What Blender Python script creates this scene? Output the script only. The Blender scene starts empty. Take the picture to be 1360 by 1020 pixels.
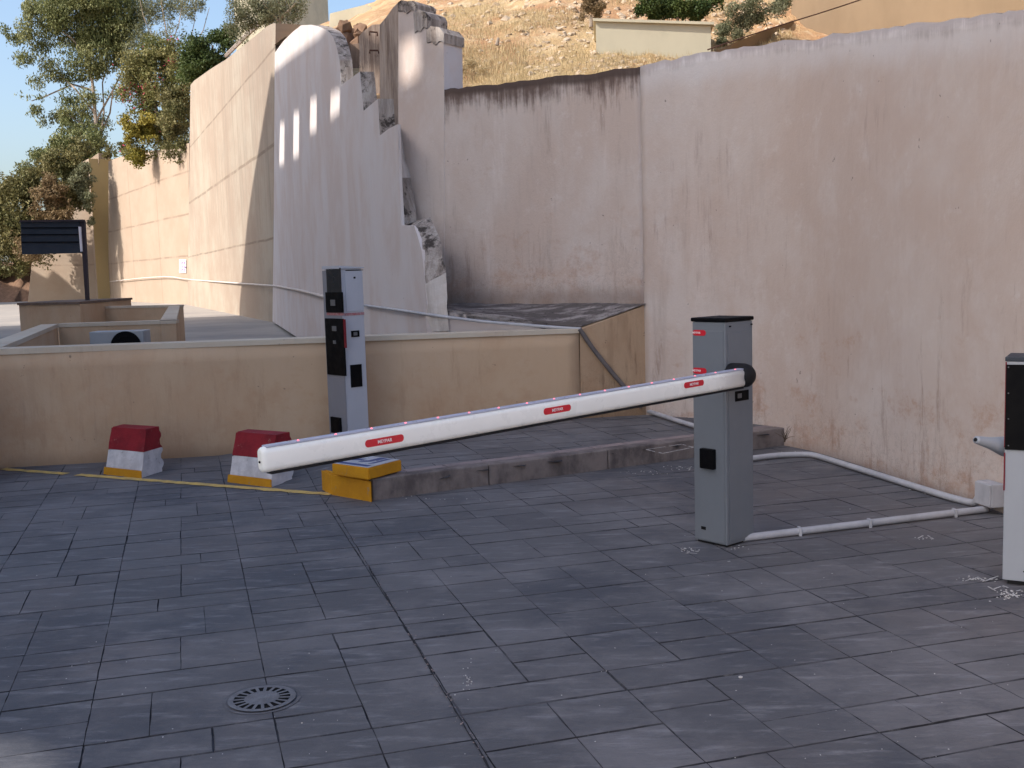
import bpy, bmesh, math, random
import numpy as np
from mathutils import Vector, Matrix, noise

# ------------------------------------------------------------------ camera, world, sun, exposure
scene = bpy.context.scene
C = scene.collection
F, PITCH, ROLL, H = 1450.0, .105, .030, 1.48          # focal length in photo pixels (1360 wide), tilt, roll, eye height
fw = Vector((0, math.cos(PITCH), -math.sin(PITCH)))
rt0 = Vector((1, 0, 0)); dn0 = fw.cross(rt0)
rt = rt0*math.cos(ROLL) + dn0*math.sin(ROLL)
dn = -rt0*math.sin(ROLL) + dn0*math.cos(ROLL)
EYE = Vector((0, 0, H))
cd = bpy.data.cameras.new('camera'); cam = bpy.data.objects.new('camera', cd); C.objects.link(cam)
cd.sensor_width = 36; cd.lens = 36*F/1360; cd.clip_end = 3000; cd.clip_start = .05
cam.matrix_world = Matrix.Translation(EYE) @ Matrix(((rt.x, -dn.x, -fw.x), (rt.y, -dn.y, -fw.y), (rt.z, -dn.z, -fw.z))).to_4x4()
scene.camera = cam

SUN_AZ, SUN_EL = math.radians(30), math.radians(35)
sunh = Vector((-math.cos(SUN_AZ), -math.sin(SUN_AZ), 0))      # horizontally towards the sun
S = Vector((sunh.x*math.cos(SUN_EL), sunh.y*math.cos(SUN_EL), math.sin(SUN_EL)))
w = bpy.data.worlds.new('World'); scene.world = w; w.use_nodes = True
nt = w.node_tree; bg = nt.nodes['Background']; sk = nt.nodes.new('ShaderNodeTexSky'); sk.sky_type = 'NISHITA'
sk.sun_disc = False; sk.sun_elevation = SUN_EL; sk.sun_rotation = math.atan2(S.x, S.y)
sk.air_density = 1.0; sk.dust_density = 3.2; sk.ozone_density = 2.0
nt.links.new(sk.outputs[0], bg.inputs[0]); bg.inputs[1].default_value = .085
sl = bpy.data.lights.new('sun', 'SUN'); sl.energy = 2.0; sl.angle = math.radians(.5); sl.color = (1, .94, .86)
so = bpy.data.objects.new('sun', sl); C.objects.link(so); so.rotation_euler = S.to_track_quat('Z', 'Y').to_euler()
scene.view_settings.view_transform = 'Standard'; scene.view_settings.look = 'None'
scene.view_settings.exposure = 1.64; scene.view_settings.gamma = 1; scene.view_settings.use_curve_mapping = False
rnd = random.Random(7)

# ------------------------------------------------------------------ where a photo pixel lies in the place
def ray(x, y): return fw + rt*((x-680)/F) + dn*((y-510)/F)
def G(x, y, z=0.0):                       # on a level at height z
    r = ray(x, y); return EYE + r*((z-H)/r.z)
def D(x, y, Y):                           # at distance Y ahead
    r = ray(x, y); return EYE + r*(Y/r.y)
def plane(P, Q):                          # upright plane through two ground points
    P = Vector((P[0], P[1], 0)); Q = Vector((Q[0], Q[1], 0)); d = (Q-P).normalized(); n = Vector((d.y, -d.x, 0))
    if n.dot(P) < 0: n = -n
    return P, d, n                        # n points away from the viewer
def PL(x, y, pl, off=0.0):
    r = ray(x, y); P, d, n = pl; return EYE + r*((P.dot(n)+off)/(r.x*n.x+r.y*n.y))

# ------------------------------------------------------------------ materials
def mat(name, base, rough=.8, metal=0, spec=.3):
    m = bpy.data.materials.new(name); m.use_nodes = True; b = m.node_tree.nodes['Principled BSDF']
    b.inputs['Base Color'].default_value = (*base, 1); b.inputs['Roughness'].default_value = rough
    b.inputs['Metallic'].default_value = metal; b.inputs['Specular IOR Level'].default_value = spec
    return m
class N:                                  # small node-building helper
    def __init__(s, m): s.m = m; s.t = m.node_tree; s.b = s.t.nodes['Principled BSDF']; s.co = s.t.nodes.new('ShaderNodeTexCoord')
    def noise(s, scale=(1, 1, 1), k=1, det=5, rough=.6, dist=0, loc=(0, 0, 0), rot=(0, 0, 0), src=None):
        mp = s.t.nodes.new('ShaderNodeMapping'); mp.inputs['Scale'].default_value = scale; mp.inputs['Location'].default_value = loc; mp.inputs['Rotation'].default_value = rot
        s.t.links.new(src or s.co.outputs['Object'], mp.inputs[0])
        n = s.t.nodes.new('ShaderNodeTexNoise'); n.inputs['Scale'].default_value = k; n.inputs['Detail'].default_value = det
        n.inputs['Roughness'].default_value = rough; n.inputs['Distortion'].default_value = dist
        s.t.links.new(mp.outputs[0], n.inputs['Vector']); return n.outputs[0]
    def ramp(s, v, a, b, lo=0., hi=1.):
        r = s.t.nodes.new('ShaderNodeMapRange'); r.interpolation_type = 'SMOOTHSTEP'
        for i, x in enumerate((a, b, lo, hi)): r.inputs[i+1].default_value = x
        s.t.links.new(v, r.inputs[0]); return r.outputs[0]
    def math(s, op, a, b=None):
        r = s.t.nodes.new('ShaderNodeMath'); r.operation = op; r.use_clamp = False
        for i, x in enumerate((a, b)):
            if x is None: continue
            if isinstance(x, (int, float)): r.inputs[i].default_value = x
            else: s.t.links.new(x, r.inputs[i])
        return r.outputs[0]
    def mix(s, f, a, b):
        r = s.t.nodes.new('ShaderNodeMix'); r.data_type = 'RGBA'
        for i, x in ((0, f), (6, a), (7, b)):
            if isinstance(x, (int, float)): r.inputs[i].default_value = x
            elif isinstance(x, tuple): r.inputs[i].default_value = (*x, 1)
            else: s.t.links.new(x, r.inputs[i])
        return r.outputs[2]
    def attr(s, name):
        r = s.t.nodes.new('ShaderNodeAttribute'); r.attribute_name = name; return r
    def sep(s, v):
        r = s.t.nodes.new('ShaderNodeSeparateXYZ'); s.t.links.new(v, r.inputs[0]); return r.outputs
    def col(s, v): s.t.links.new(v, s.b.inputs['Base Color'])
    def rough(s, v): s.t.links.new(v, s.b.inputs['Roughness'])
    def bump(s, v, st=.3, d=.01):
        r = s.t.nodes.new('ShaderNodeBump'); r.inputs['Strength'].default_value = st; r.inputs['Distance'].default_value = d
        s.t.links.new(v, r.inputs['Height']); s.t.links.new(r.outputs[0], s.b.inputs['Normal'])

def plaster(name, base, alt, stain, drip=.35, foot=.5, streak=.35, mott=.5, lightband=None, grain=.35, cracks=True, topspan=.3, coping=.0, seam=None, foot0=0):
    """weathered lime plaster; the 'edge' map holds distance below the top and height above the foot"""
    m = mat(name, base, .92, spec=.15); n = N(m)
    warm = (base[0]*.93, base[1]*.875, base[2]*.84)
    c = n.mix(n.ramp(n.noise((1, 1, .8), .7, 8, .66, dist=.4), .40, .60), warm, base)
    c = n.mix(n.ramp(n.noise((1, 1, .7), .9, 8, .7, loc=(8, 3, 1), dist=.2), .47, .66, 0, .6), c, alt)
    st = n.noise((6, 6, .7), 1, 7, .72); pt_ = n.ramp(n.noise((1, 1, .6), .8, 4, .6, loc=(4, 4, 0)), .42, .62)
    c = n.mix(n.math('MULTIPLY', n.ramp(st, .50, .74, 0, streak*1.3), pt_), c, tuple(x*.70 for x in warm))
    st2 = n.noise((4, 4, .5), 1, 7, .72, loc=(9, 3, 2))
    c = n.mix(n.ramp(st2, .52, .78, 0, streak*.8), c, tuple(min(1, x*1.12) for x in alt))
    sp = n.noise((1, 1, 1), 3.2, 9, .78, loc=(1, 2, 3)); c = n.mix(n.ramp(sp, .54, .68, 0, mott), c, alt)
    sp2 = n.noise((1, 1, .6), 4.5, 9, .8, loc=(6, 2, 3)); c = n.mix(n.ramp(sp2, .58, .72, 0, mott*.8), c, tuple(x*.74 for x in warm))
    e = n.sep(n.attr('edge').outputs['Vector'])
    if foot0: e = [e[0], n.math('MAXIMUM', n.math('SUBTRACT', e[1], foot0), 0.0)]
    # short dark runs in scattered patches
    rn = n.noise((16, 16, 1.8), 1, 8, .75, loc=(3, 1, 0)); pa = n.ramp(n.noise((1, 1, 1), .75, 3, .55, loc=(11, 2, 6)), .56, .68)
    c = n.mix(n.math('MULTIPLY', n.ramp(rn, .50, .66, 0, streak*1.2), pa), c, (stain[0]*1.5, stain[1]*1.4, stain[2]*1.35))
    if drip:
        if lightband: c = n.mix(n.ramp(n.math('ADD', e[0], n.math('MULTIPLY', n.noise((1, 1, 1), 2.2, 6), .3)), .22, .46, .5, 0), c, lightband)
        fine = n.noise((22, 22, 1.6), 1, 8, .78, loc=(3, 1, 0)); blob = n.noise((2.5, 2.5, 3), 1, 6, .7, loc=(7, 0, 0))
        f = n.math('SUBTRACT', n.math('ADD', n.math('MULTIPLY', fine, .75), n.math('MULTIPLY', blob, .55)), n.math('MULTIPLY', e[0], .55/topspan))
        k = n.ramp(f, .30, .62, 0, drip)
        c = n.mix(k, c, stain)
        if coping: c = n.mix(n.ramp(n.math('ADD', e[0], n.math('MULTIPLY', blob, .09)), .09, .14, coping, 0), c, (stain[0]*.55, stain[1]*.55, stain[2]*.55))
    if seam:
        px_ = n.sep(n.co.outputs['Object']); dx_ = n.math('SUBTRACT', px_[0], seam[0]); dy_ = n.math('SUBTRACT', px_[1], seam[1])
        ds_ = n.math('SQRT', n.math('ADD', n.math('MULTIPLY', dx_, dx_), n.math('MULTIPLY', dy_, dy_)))
        nz_ = n.noise((14, 14, 2.5), 1, 9, .8, loc=(8, 8, 8))
        c = n.mix(n.math('MULTIPLY', n.math('MULTIPLY', n.ramp(ds_, .10, .24, 1, 0), n.ramp(e[0], .35, 1.0, 1, 0)), n.ramp(nz_, .40, .60, 0, .85)), c, stain)
        c = n.mix(n.math('MULTIPLY', n.ramp(ds_, .0, .035, .5, 0), n.ramp(e[0], 0, 3, 1, .3)), c, stain)
    if foot:
        f = n.noise((2.2, 2.2, 3), 1, 8, .75, loc=(1, 7, 0))
        k = n.math('SUBTRACT', f, n.math('MULTIPLY', e[1], .13))
        c = n.mix(n.ramp(k, .42, .60, 0, foot), c, (base[0]*.80, base[1]*.63, base[2]*.53))
        f3 = n.noise((7, 7, 1.0), 1, 9, .78, loc=(4, 2, 8))
        c = n.mix(n.ramp(n.math('SUBTRACT', f3, n.math('MULTIPLY', e[1], .06)), .50, .66, 0, foot*.8), c, (base[0]*.5, base[1]*.40, base[2]*.35))
        if cracks:
            f2 = n.noise((2, 2, 2), 2.2, 9, .8, loc=(5, 5, 5)); a = n.math('ABSOLUTE', n.math('SUBTRACT', f2, .5))
            c = n.mix(n.math('MULTIPLY', n.ramp(a, .0, .007, 1, 0), n.ramp(e[1], .1, .8, .85, 0)), c, tuple(x*.3 for x in base))
        c = n.mix(n.ramp(n.math('ADD', e[1], n.math('MULTIPLY', f3, .2)), .16, .34, .55, 0), c, (base[0]*.36, base[1]*.32, base[2]*.30))
    pk = n.noise((1, 1, 1), 14, 3, .6, loc=(2, 2, 9))
    c = n.mix(n.ramp(pk, .72, .75, 0, .7), c, tuple(x*.3 for x in base))
    n.col(c)
    h = n.math('ADD', n.math('MULTIPLY', n.noise((1, 1, .6), 2.5, 7, .68), .8), n.math('MULTIPLY', n.noise((1, 1, 1), 45, 5, .65), .15))
    n.bump(h, grain, .04)
    return m
def simple(name, base, rough=.5, var=.12, k=6, bump=.0, spec=.4, metal=0, alt=None):
    m = mat(name, base, rough, metal, spec); n = N(m)
    f = n.noise((1, 1, .6), k, 6, .65)
    n.col(n.mix(n.ramp(f, .35, .7), base, alt or tuple(x*(1-var*2) for x in base)))
    n.rough(n.ramp(n.noise((1, 1, 1), k*2.3, 5), .3, .7, max(0, rough-.1), min(1, rough+.12)))
    if bump: n.bump(n.noise((1, 1, 1), k*5, 5, .7), bump, .01)
    return m

M = {}
M['white_wall'] = plaster('white_plaster', (.575, .488, .440), (.625, .56, .525), (.20, .15, .135), drip=.45, lightband=(.68, .655, .66), foot=.8, topspan=.16)
M['stained_wall'] = plaster('stained_plaster', (.575, .495, .452), (.63, .57, .545), (.13, .09, .075), drip=.95, topspan=.42, streak=.7, foot=.6, coping=.85, seam=(1.14, 9.84), foot0=1.22)
M['buttress'] = plaster('buttress_plaster', (.62, .57, .56), (.625, .595, .60), (.2, .17, .15), drip=0, foot=0, grain=.12, streak=.09, cracks=False)
M['tan_wall'] = plaster('tan_plaster', (.56, .40, .268), (.565, .415, .292), (.2, .14, .1), drip=0, foot=.30, streak=.18, mott=.3, cracks=False, grain=.2)
M['tan_cap'] = plaster('tan_coping', (.60, .52, .42), (.55, .46, .36), (.2, .14, .1), drip=0, foot=0, streak=.2)
def weathered():
    m = mat('weathered_concrete', (.3, .26, .23), .95, spec=.1); n = N(m)
    a = n.noise((9, 9, 1.2), 1, 8, .75); b = n.noise((1, 1, 1), 5, 8, .75)
    c = n.mix(n.ramp(a, .35, .65), (.50, .44, .40), (.25, .205, .18)); c = n.mix(n.ramp(b, .52, .62), c, (.075, .062, .055)); n.col(c)
    n.bump(n.math('ADD', a, b), .8, .04); return m
M['weathered'] = weathered()
def rough_slope():
    m = mat('mossy_mortar', (.1, .09, .09), .95, spec=.1); n = N(m)
    a = n.noise((2.2, 9, 9), 1, 8, .75, rot=(0, 0, .7)); b = n.noise((1, 1, 1), 22, 6, .7)
    c = n.mix(n.ramp(a, .46, .62), (.15, .13, .125), (.42, .375, .365)); c = n.mix(n.ramp(b, .58, .7), c, (.05, .045, .045)); n.col(c)
    n.bump(n.math('ADD', a, n.math('MULTIPLY', b, .5)), 1, .05); return m
M['mortar'] = rough_slope()
def boards():
    """cast concrete: board marks, pour joints"""
    m = mat('board_marked_concrete', (.6, .5, .4), .9, spec=.15); n = N(m)
    e = n.sep(n.attr('edge').outputs['Vector'])                       # x along the wall, y height
    cx = n.t.nodes.new('ShaderNodeCombineXYZ'); n.t.links.new(e[0], cx.inputs[0]); n.t.links.new(e[1], cx.inputs[1])
    v = n.noise((3.4, .08, 1), 1, 4, .7, src=cx.outputs[0])
    big = n.noise((.22, .22, 1), 1, 9, .72, src=cx.outputs[0])
    c = n.mix(n.ramp(big, .36, .60), (.36, .31, .25), (.30, .235, .185)); c = n.mix(n.ramp(n.noise((.5, .4, 1), 1, 9, .78, src=cx.outputs[0], loc=(5, 9, 0)), .54, .66, 0, .6), c, (.27, .235, .195))
    c = n.mix(n.math('MULTIPLY', n.ramp(v, .45, .7, 0, .8), n.ramp(e[1], 1.5, 4.5)), c, (.25, .205, .165))
    v2 = n.noise((8, .3, 1), 1, 5, .75, src=cx.outputs[0])
    c = n.mix(n.ramp(v2, .5, .75, 0, .45), c, (.27, .225, .18))
    for h_, wd in ((2.75, .07), (5.6, .1), (8.35, .07)):
        wob = n.math('ADD', e[1], n.math('MULTIPLY', n.noise((.4, .4, 1), 1, 3, src=cx.outputs[0]), .12))
        d = n.math('ABSOLUTE', n.math('SUBTRACT', wob, h_)); c = n.mix(n.math('MULTIPLY', n.ramp(d, wd*.3, wd*.8, .8, 0), n.ramp(n.noise((.7, .7, 1), 1, 5, .7, src=cx.outputs[0], loc=(h_, 0, 0)), .34, .56, .25, 1)), c, (.19, .145, .11))
    n.col(c); n.bump(n.math('ADD', v, v2), .5, .05); return m
M['boards'] = boards()
def panels(wid=8.0):
    m = mat('panelled_render', (.62, .48, .34), .9, spec=.15); n = N(m)
    e = n.sep(n.attr('edge').outputs['Vector'])
    cx = n.t.nodes.new('ShaderNodeCombineXYZ'); n.t.links.new(e[0], cx.inputs[0]); n.t.links.new(e[1], cx.inputs[1])
    big = n.noise((.25, .3, 1), 1, 9, .74, src=cx.outputs[0]); v = n.noise((1.4, .1, 1), 1, 6, .7, src=cx.outputs[0])
    c = n.mix(n.ramp(big, .36, .64), (.34, .272, .212), (.315, .238, .18)); c = n.mix(n.ramp(v, .5, .76, 0, .5), c, (.31, .24, .18))
    for h_ in (2.9, 5.3, 7.7):
        wob = n.math('ADD', e[1], n.math('MULTIPLY', n.noise((.2, .2, 1), 1, 3, src=cx.outputs[0]), .2))
        d = n.math('ABSOLUTE', n.math('SUBTRACT', wob, h_)); c = n.mix(n.math('MULTIPLY', n.ramp(d, .02, .09, .8, 0), n.ramp(n.noise((.5, .5, 1), 1, 5, .7, src=cx.outputs[0], loc=(h_, 0, 0)), .36, .56, .2, 1)), c, (.22, .16, .12))
    d = n.math('ABSOLUTE', n.math('SUBTRACT', n.math('MODULO', e[0], wid), wid*.48)); c = n.mix(n.ramp(d, .02, .12, .6, 0), c, (.22, .16, .12))
    n.col(c); n.bump(big, .3, .1); return m
M['panels'] = panels()
def paving():
    m = mat('stamped_concrete', (.08, .08, .1), .7, spec=.35); n = N(m)
    at = n.attr('tone'); t = n.sep(at.outputs['Vector'])
    c = n.mix(t[0], (.090, .089, .098), (.122, .119, .127))
    r = (0, 0, .29)
    a = n.noise((1, 1, 1), .9, 8, .72); c = n.mix(n.ramp(a, .44, .62, 0, .8), c, (.175, .168, .176))
    b = n.noise((1, 1, 1), .5, 4, .6, loc=(5, 2, 0)); c = n.mix(n.ramp(b, .5, .7, 0, .6), c, (.140, .120, .118))
    bl = n.noise((1, 1, 1), .7, 8, .7, loc=(15, 12, 0)); c = n.mix(n.ramp(bl, .50, .62, 0, .7), c, (.063, .067, .082))
    g = n.noise((3, 12, 1), 1.3, 8, .72, rot=r); c = n.mix(n.ramp(g, .5, .72, 0, .7), c, (.25, .245, .26))
    g2 = n.noise((3, 14, 1), 1.1, 8, .75, rot=r, loc=(2, 4, 0)); c = n.mix(n.ramp(g2, .55, .75, 0, .6), c, (.050, .052, .064))
    sp = n.noise((1, 1, 1), 9, 8, .8, loc=(7, 7, 0)); c = n.mix(n.ramp(sp, .62, .72, 0, .6), c, (.30, .295, .31))
    n.col(c); n.rough(n.ramp(a, .3, .7, .62, .84))
    h = n.math('ADD', n.noise((3, 9, 1), 2.0, 8, .65, rot=r), n.math('MULTIPLY', n.noise((1, 1, 1), 40, 5, .7), .15)); n.bump(h, .55, .018)
    return m
M['paving'] = paving()
def jointm():
    m = mat('joint_dirt', (.04, .04, .046), .95, spec=.1); n = N(m)
    c = n.mix(n.ramp(n.noise((1, 1, 1), 2.6, 7, .72), .42, .60), (.034, .034, .040), (.088, .088, .10)); n.col(n.mix(n.ramp(n.noise((1, 1, 1), 14, 6, .75), .55, .68, 0, .7), c, (.15, .145, .15))); return m
M['joint'] = jointm()
M['kerb_top'] = simple('kerb_paver', (.30, .24, .235), .85, .2, 5, .4, .2, alt=(.19, .16, .165))
M['kerb'] = simple('kerb_concrete', (.225, .19, .18), .9, .2, 6, .7, .2, alt=(.10, .085, .085))
M['yellow'] = simple('yellow_road_paint', (.60, .285, .012), .65, .15, 9, .3, .3, alt=(.50, .225, .014))
M['red_paint'] = simple('red_paint', (.27, .016, .026), .6, .15, 7, .3, .35, alt=(.2, .012, .02))
def chipped(name, a, b, chip):
    m = mat(name, a, .7, spec=.3); n = N(m); c = n.mix(n.ramp(n.noise((1, 1, 1), 5, 7, .7), .38, .66), a, b)
    k = n.noise((1, 1, 1), 13, 9, .8, loc=(3, 3, 3)); c = n.mix(n.ramp(k, .60, .64, 0, .85), c, chip); z_ = n.sep(n.co.outputs['Object'])[2]
    n.col(c); n.bump(n.math('ADD', k, n.noise((1, 1, 1), 50, 4, .7)), .35, .01); return m
M['white_paint'] = simple('white_paint_on_concrete', (.66, .64, .67), .8, .1, 8, .5, .2, alt=(.48, .465, .49))
M['pale_ground'] = simple('pale_concrete_ground', (.36, .325, .29), .9, .1, .4, .3, .2, alt=(.27, .25, .235))
M['cabinet'] = simple('blue_grey_powder_coat', (.165, .182, .208), .45, .04, 3, .0, .5)
M['terminal'] = simple('light_grey_powder_coat', (.46, .475, .53), .45, .03, 3, .0, .5)
M['terminal_dark'] = simple('mid_grey_powder_coat', (.22, .225, .26), .45, .03, 3, .0, .5)
M['kiosk'] = simple('pale_grey_powder_coat', (.34, .36, .40), .45, .03, 3, .0, .5)
M['black'] = simple('black_plastic', (.0025, .0025, .0035), .6, .1, 8, 0, .12)
M['dark_label'] = simple('dark_red_label', (.20, .012, .022), .5, .1, 8, 0, .3)
M['faded_label'] = simple('faded_red_label', (.36, .10, .11), .5, .25, 60, 0, .3, alt=(.45, .30, .31))
M['glass'] = simple('dark_screen', (.003, .004, .007), .35, .0, 8, 0, .6)
M['rubber'] = simple('black_rubber', (.01, .01, .012), .7, .1, 8, 0, .3)
M['boom'] = simple('white_boom_paint', (.93, .93, .89), .33, .02, 5, 0, .5)
M['alu'] = simple('aluminium_strip', (.44, .46, .58), .35, .05, 8, 0, .5)
M['label'] = simple('red_label', (.62, .018, .035), .4, .03, 8, 0, .4)
M['print'] = mat('white_print', (.85, .78, .78), .5)
M['grey_print'] = mat('grey_print', (.13, .13, .135), .5)
M['pipe'] = simple('grey_pvc', (.46, .46, .49), .5, .1, 7, 0, .4, alt=(.36, .36, .39))
M['pipe_dark'] = simple('dark_pvc', (.16, .14, .14), .6, .1, 7, 0, .3)
M['cable'] = simple('painted_cable', (.62, .55, .5), .7, .1, 5, 0, .2)
M['steel'] = simple('dull_cast_iron', (.16, .16, .175), .6, .15, 12, .4, .5)
M['pit'] = mat('drain_pit', (.004, .004, .005), 1)
M['ac'] = simple('air_conditioner_paint', (.36, .37, .39), .5, .05, 5, 0, .4)
M['sign'] = simple('dark_painted_metal', (.028, .036, .052), .5, .1, 4, 0, .4)
M['post'] = simple('brown_painted_post', (.055, .04, .045), .6, .1, 4, 0, .3)
M['cream'] = simple('cream_render', (.56, .51, .38), .9, .08, 1.2, .2, .2)
M['tan_house'] = simple('ochre_render', (.215, .155, .10), .9, .08, .8, .2, .2)
M['shade_front'] = simple('shade_front_render', (.7, .64, .56), .9, .1, .5, .2, .2)
M['grit'] = simple('plaster_crumbs', (.55, .53, .52), .9, .1, 20, 0, .2)
M['bark'] = simple('pale_bark', (.32, .26, .21), .9, .2, 2, .5, .2, alt=(.18, .14, .11))
M['rust'] = simple('rusty_bar', (.10, .05, .035), .9, .2, 9, 0, .2)
M['roofline'] = simple('brown_coping', (.20, .14, .11), .85, .15, 5, .2, .2)
M['bluepaper'] = mat('blue_print', (.05, .075, .22), .4)
M['paper'] = simple('glossy_paper', (.52, .54, .60), .35, .1, 12, 0, .5)
M['violet'] = mat('violet_print', (.30, .22, .40), .6)
def led():
    m = mat('led', (.9, .3, .35), .4); b = m.node_tree.nodes['Principled BSDF']
    b.inputs['Emission Color'].default_value = (1, .12, .16, 1); b.inputs['Emission Strength'].default_value = .7; return m
M['led'] = led()
def leaf(name, a, b, c=None, transl=.25):
    m = mat(name, a, .6, spec=.25); n = N(m); t = n.sep(n.attr('tone').outputs['Vector'])
    col = n.mix(t[0], a, b)
    if c: col = n.mix(n.ramp(t[1], .93, .96), col, c)
    n.col(col); n.b.inputs['Subsurface Weight'].default_value = 0
    tr = n.t.nodes.new('ShaderNodeBsdfTranslucent'); n.t.links.new(col, tr.inputs[0])
    mx = n.t.nodes.new('ShaderNodeMixShader'); mx.inputs[0].default_value = transl
    n.t.links.new(n.b.outputs[0], mx.inputs[1]); n.t.links.new(tr.outputs[0], mx.inputs[2])
    n.t.links.new(mx.outputs[0], n.t.nodes['Material Output'].inputs[0]); return m
M['euc'] = leaf('eucalyptus_leaf', (.10, .12, .04), (.23, .23, .10))
M['bush'] = leaf('scrub_leaf', (.085, .09, .03), (.21, .18, .075))
M['brown'] = leaf('brown_scrub_leaf', (.13, .085, .04), (.24, .17, .09))
M['yellowbush'] = leaf('yellow_green_leaf', (.15, .14, .02), (.30, .24, .05))
M['bougain'] = leaf('bougainvillea_leaf', (.09, .11, .03), (.24, .21, .08), (.55, .07, .14))
M['dark'] = leaf('dark_leaf', (.03, .055, .015), (.085, .11, .03))
M['olive'] = leaf('olive_leaf', (.11, .12, .06), (.20, .20, .12))
M['grass'] = leaf('dry_grass', (.36, .265, .13), (.56, .45, .27))
M['weed'] = leaf('dead_weed', (.12, .085, .06), (.22, .17, .13))
def hill():
    m = mat('dry_slope', (.4, .28, .16), .95, spec=.1); n = N(m)
    a = n.noise((1, 1, 1), .45, 7, .65); b = n.noise((1, 1, 1), 2.4, 8, .72)
    c = n.mix(n.ramp(a, .4, .6), (.46, .33, .18), (.40, .23, .125)); c = n.mix(n.ramp(b, .48, .66, 0, .75), c, (.60, .47, .31))
    d = n.noise((1, 1, 1), 5.5, 8, .75, loc=(3, 3, 3)); c = n.mix(n.ramp(d, .56, .70, 0, .7), c, (.22, .13, .075)); n.col(c)
    n.bump(n.math('ADD', b, d), .8, .08); return m
M['hill'] = hill()
M['soil'] = simple('red_soil', (.24, .15, .10), .95, .3, 3, .8, .1, alt=(.15, .09, .06))

M['red_paint'] = chipped('red_paint', (.27, .016, .026), (.19, .012, .02), (.30, .12, .11))
M['white_paint'] = chipped('white_paint', (.68, .66, .68), (.48, .465, .49), (.27, .25, .245))
M['yellow'] = chipped('yellow_road_paint', (.60, .285, .012), (.50, .225, .014), (.30, .22, .14))

# ------------------------------------------------------------------ builders
ROOTS = {}
def tag(o, label, cat, group=None):
    o['label'] = label; o['category'] = cat
    if group: o['group'] = group
    return o
def root(name, loc, rz, label, cat, group=None):
    o = bpy.data.objects.new(name, None); C.objects.link(o); o.location = loc; o.rotation_euler = (0, 0, rz)
    o.empty_display_size = .2
    ROOTS[o.name] = Matrix.Translation(Vector(loc)) @ Matrix.Rotation(rz, 4, 'Z')
    return tag(o, label, cat, group)
def link(name, me, m, parent=None, smooth=False):
    """me in world coordinates"""
    mats = m if isinstance(m, (list, tuple)) else [m]
    for x in mats: me.materials.append(x)
    o = bpy.data.objects.new(name, me); C.objects.link(o)
    if parent:
        mw = ROOTS.get(parent.name)
        if mw is not None: me.transform(mw.inverted())
        o.parent = parent
    if smooth:
        me.polygons.foreach_set('use_smooth', [True]*len(me.polygons))
    return o
def bm_link(name, bm, m, parent=None, smooth=False):
    bmesh.ops.recalc_face_normals(bm, faces=bm.faces)
    me = bpy.data.meshes.new(name); bm.to_mesh(me); bm.free(); return link(name, me, m, parent, smooth)
def sub(o, mw):                           # remember the matrix so that a part can carry sub-parts
    ROOTS[o.name] = mw
def struct(o): o['kind'] = 'structure'; return o
def box(bm, x0, x1, y0, y1, z0, z1, mx=None, bev=0, seg=2, mi=0):
    vs = [bm.verts.new((x, y, z)) for x in (x0, x1) for y in (y0, y1) for z in (z0, z1)]
    fs = [bm.faces.new([vs[i] for i in f]) for f in ((0, 1, 3, 2), (4, 6, 7, 5), (0, 4, 5, 1), (2, 3, 7, 6), (0, 2, 6, 4), (1, 5, 7, 3))]
    for f in fs: f.material_index = mi
    if mx is not None: bmesh.ops.transform(bm, matrix=mx, verts=vs)
    if bev:
        es = list({e for f in fs for e in f.edges})
        bmesh.ops.bevel(bm, geom=es, offset=bev, segments=seg, affect='EDGES', profile=.6)
    return vs
def prism(bm, pts, vec, mi_face=0, mi_side=1):
    """solid between polygon pts and pts+vec"""
    from mathutils.geometry import delaunay_2d_cdt
    pts = [Vector(p) for p in pts]; n = len(pts)
    nrm = Vector((0, 0, 0))
    for i in range(n): nrm += pts[i].cross(pts[(i+1) % n])
    nrm.normalize(); e1 = (pts[1]-pts[0]).normalized(); e2 = nrm.cross(e1)
    a = [bm.verts.new(p) for p in pts]; b = [bm.verts.new(p+vec) for p in pts]
    if n <= 4: tris = [list(range(n))]
    else:
        r_ = delaunay_2d_cdt([Vector(((p-pts[0]).dot(e1), (p-pts[0]).dot(e2))) for p in pts], [], [list(range(n))], 1, 1e-6)
        tris = [[r_[3][k][0] for k in f] for f in r_[2]]
    for t in tris:
        f = bm.faces.new([a[k] for k in t]); f.material_index = mi_face
        g = bm.faces.new([b[k] for k in t][::-1]); g.material_index = mi_side
    for i in range(n):
        q = bm.faces.new((a[i], b[i], b[(i+1) % n], a[(i+1) % n])); q.material_index = mi_side
def tube(bm, pts, r, seg=10, caps=True):
    pts = [Vector(p) for p in pts]; rs = r if isinstance(r, (list, tuple)) else [r]*len(pts); rings = []; up = None
    for i, p in enumerate(pts):
        d = (pts[min(i+1, len(pts)-1)]-pts[max(i-1, 0)]).normalized()
        if up is None: up = Vector((0, 0, 1)) if abs(d.z) < .9 else Vector((1, 0, 0))
        sd = d.cross(up).normalized(); up = sd.cross(d).normalized()
        rings.append([bm.verts.new(p+(sd*math.cos(a)+up*math.sin(a))*rs[i]) for a in [2*math.pi*k/seg for k in range(seg)]])
    for A, B in zip(rings, rings[1:]):
        for k in range(seg): bm.faces.new((A[k], A[(k+1) % seg], B[(k+1) % seg], B[k]))
    if caps: bm.faces.new(rings[0][::-1]); bm.faces.new(rings[-1])
def smooth_path(pts, n=6, it=2):
    pts = [Vector(p) for p in pts]
    for _ in range(it):
        q = [pts[0]]
        for a, b in zip(pts, pts[1:]): q += [a.lerp(b, .2), a.lerp(b, .8)]
        q.append(pts[-1]); pts = q
    return pts
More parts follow.
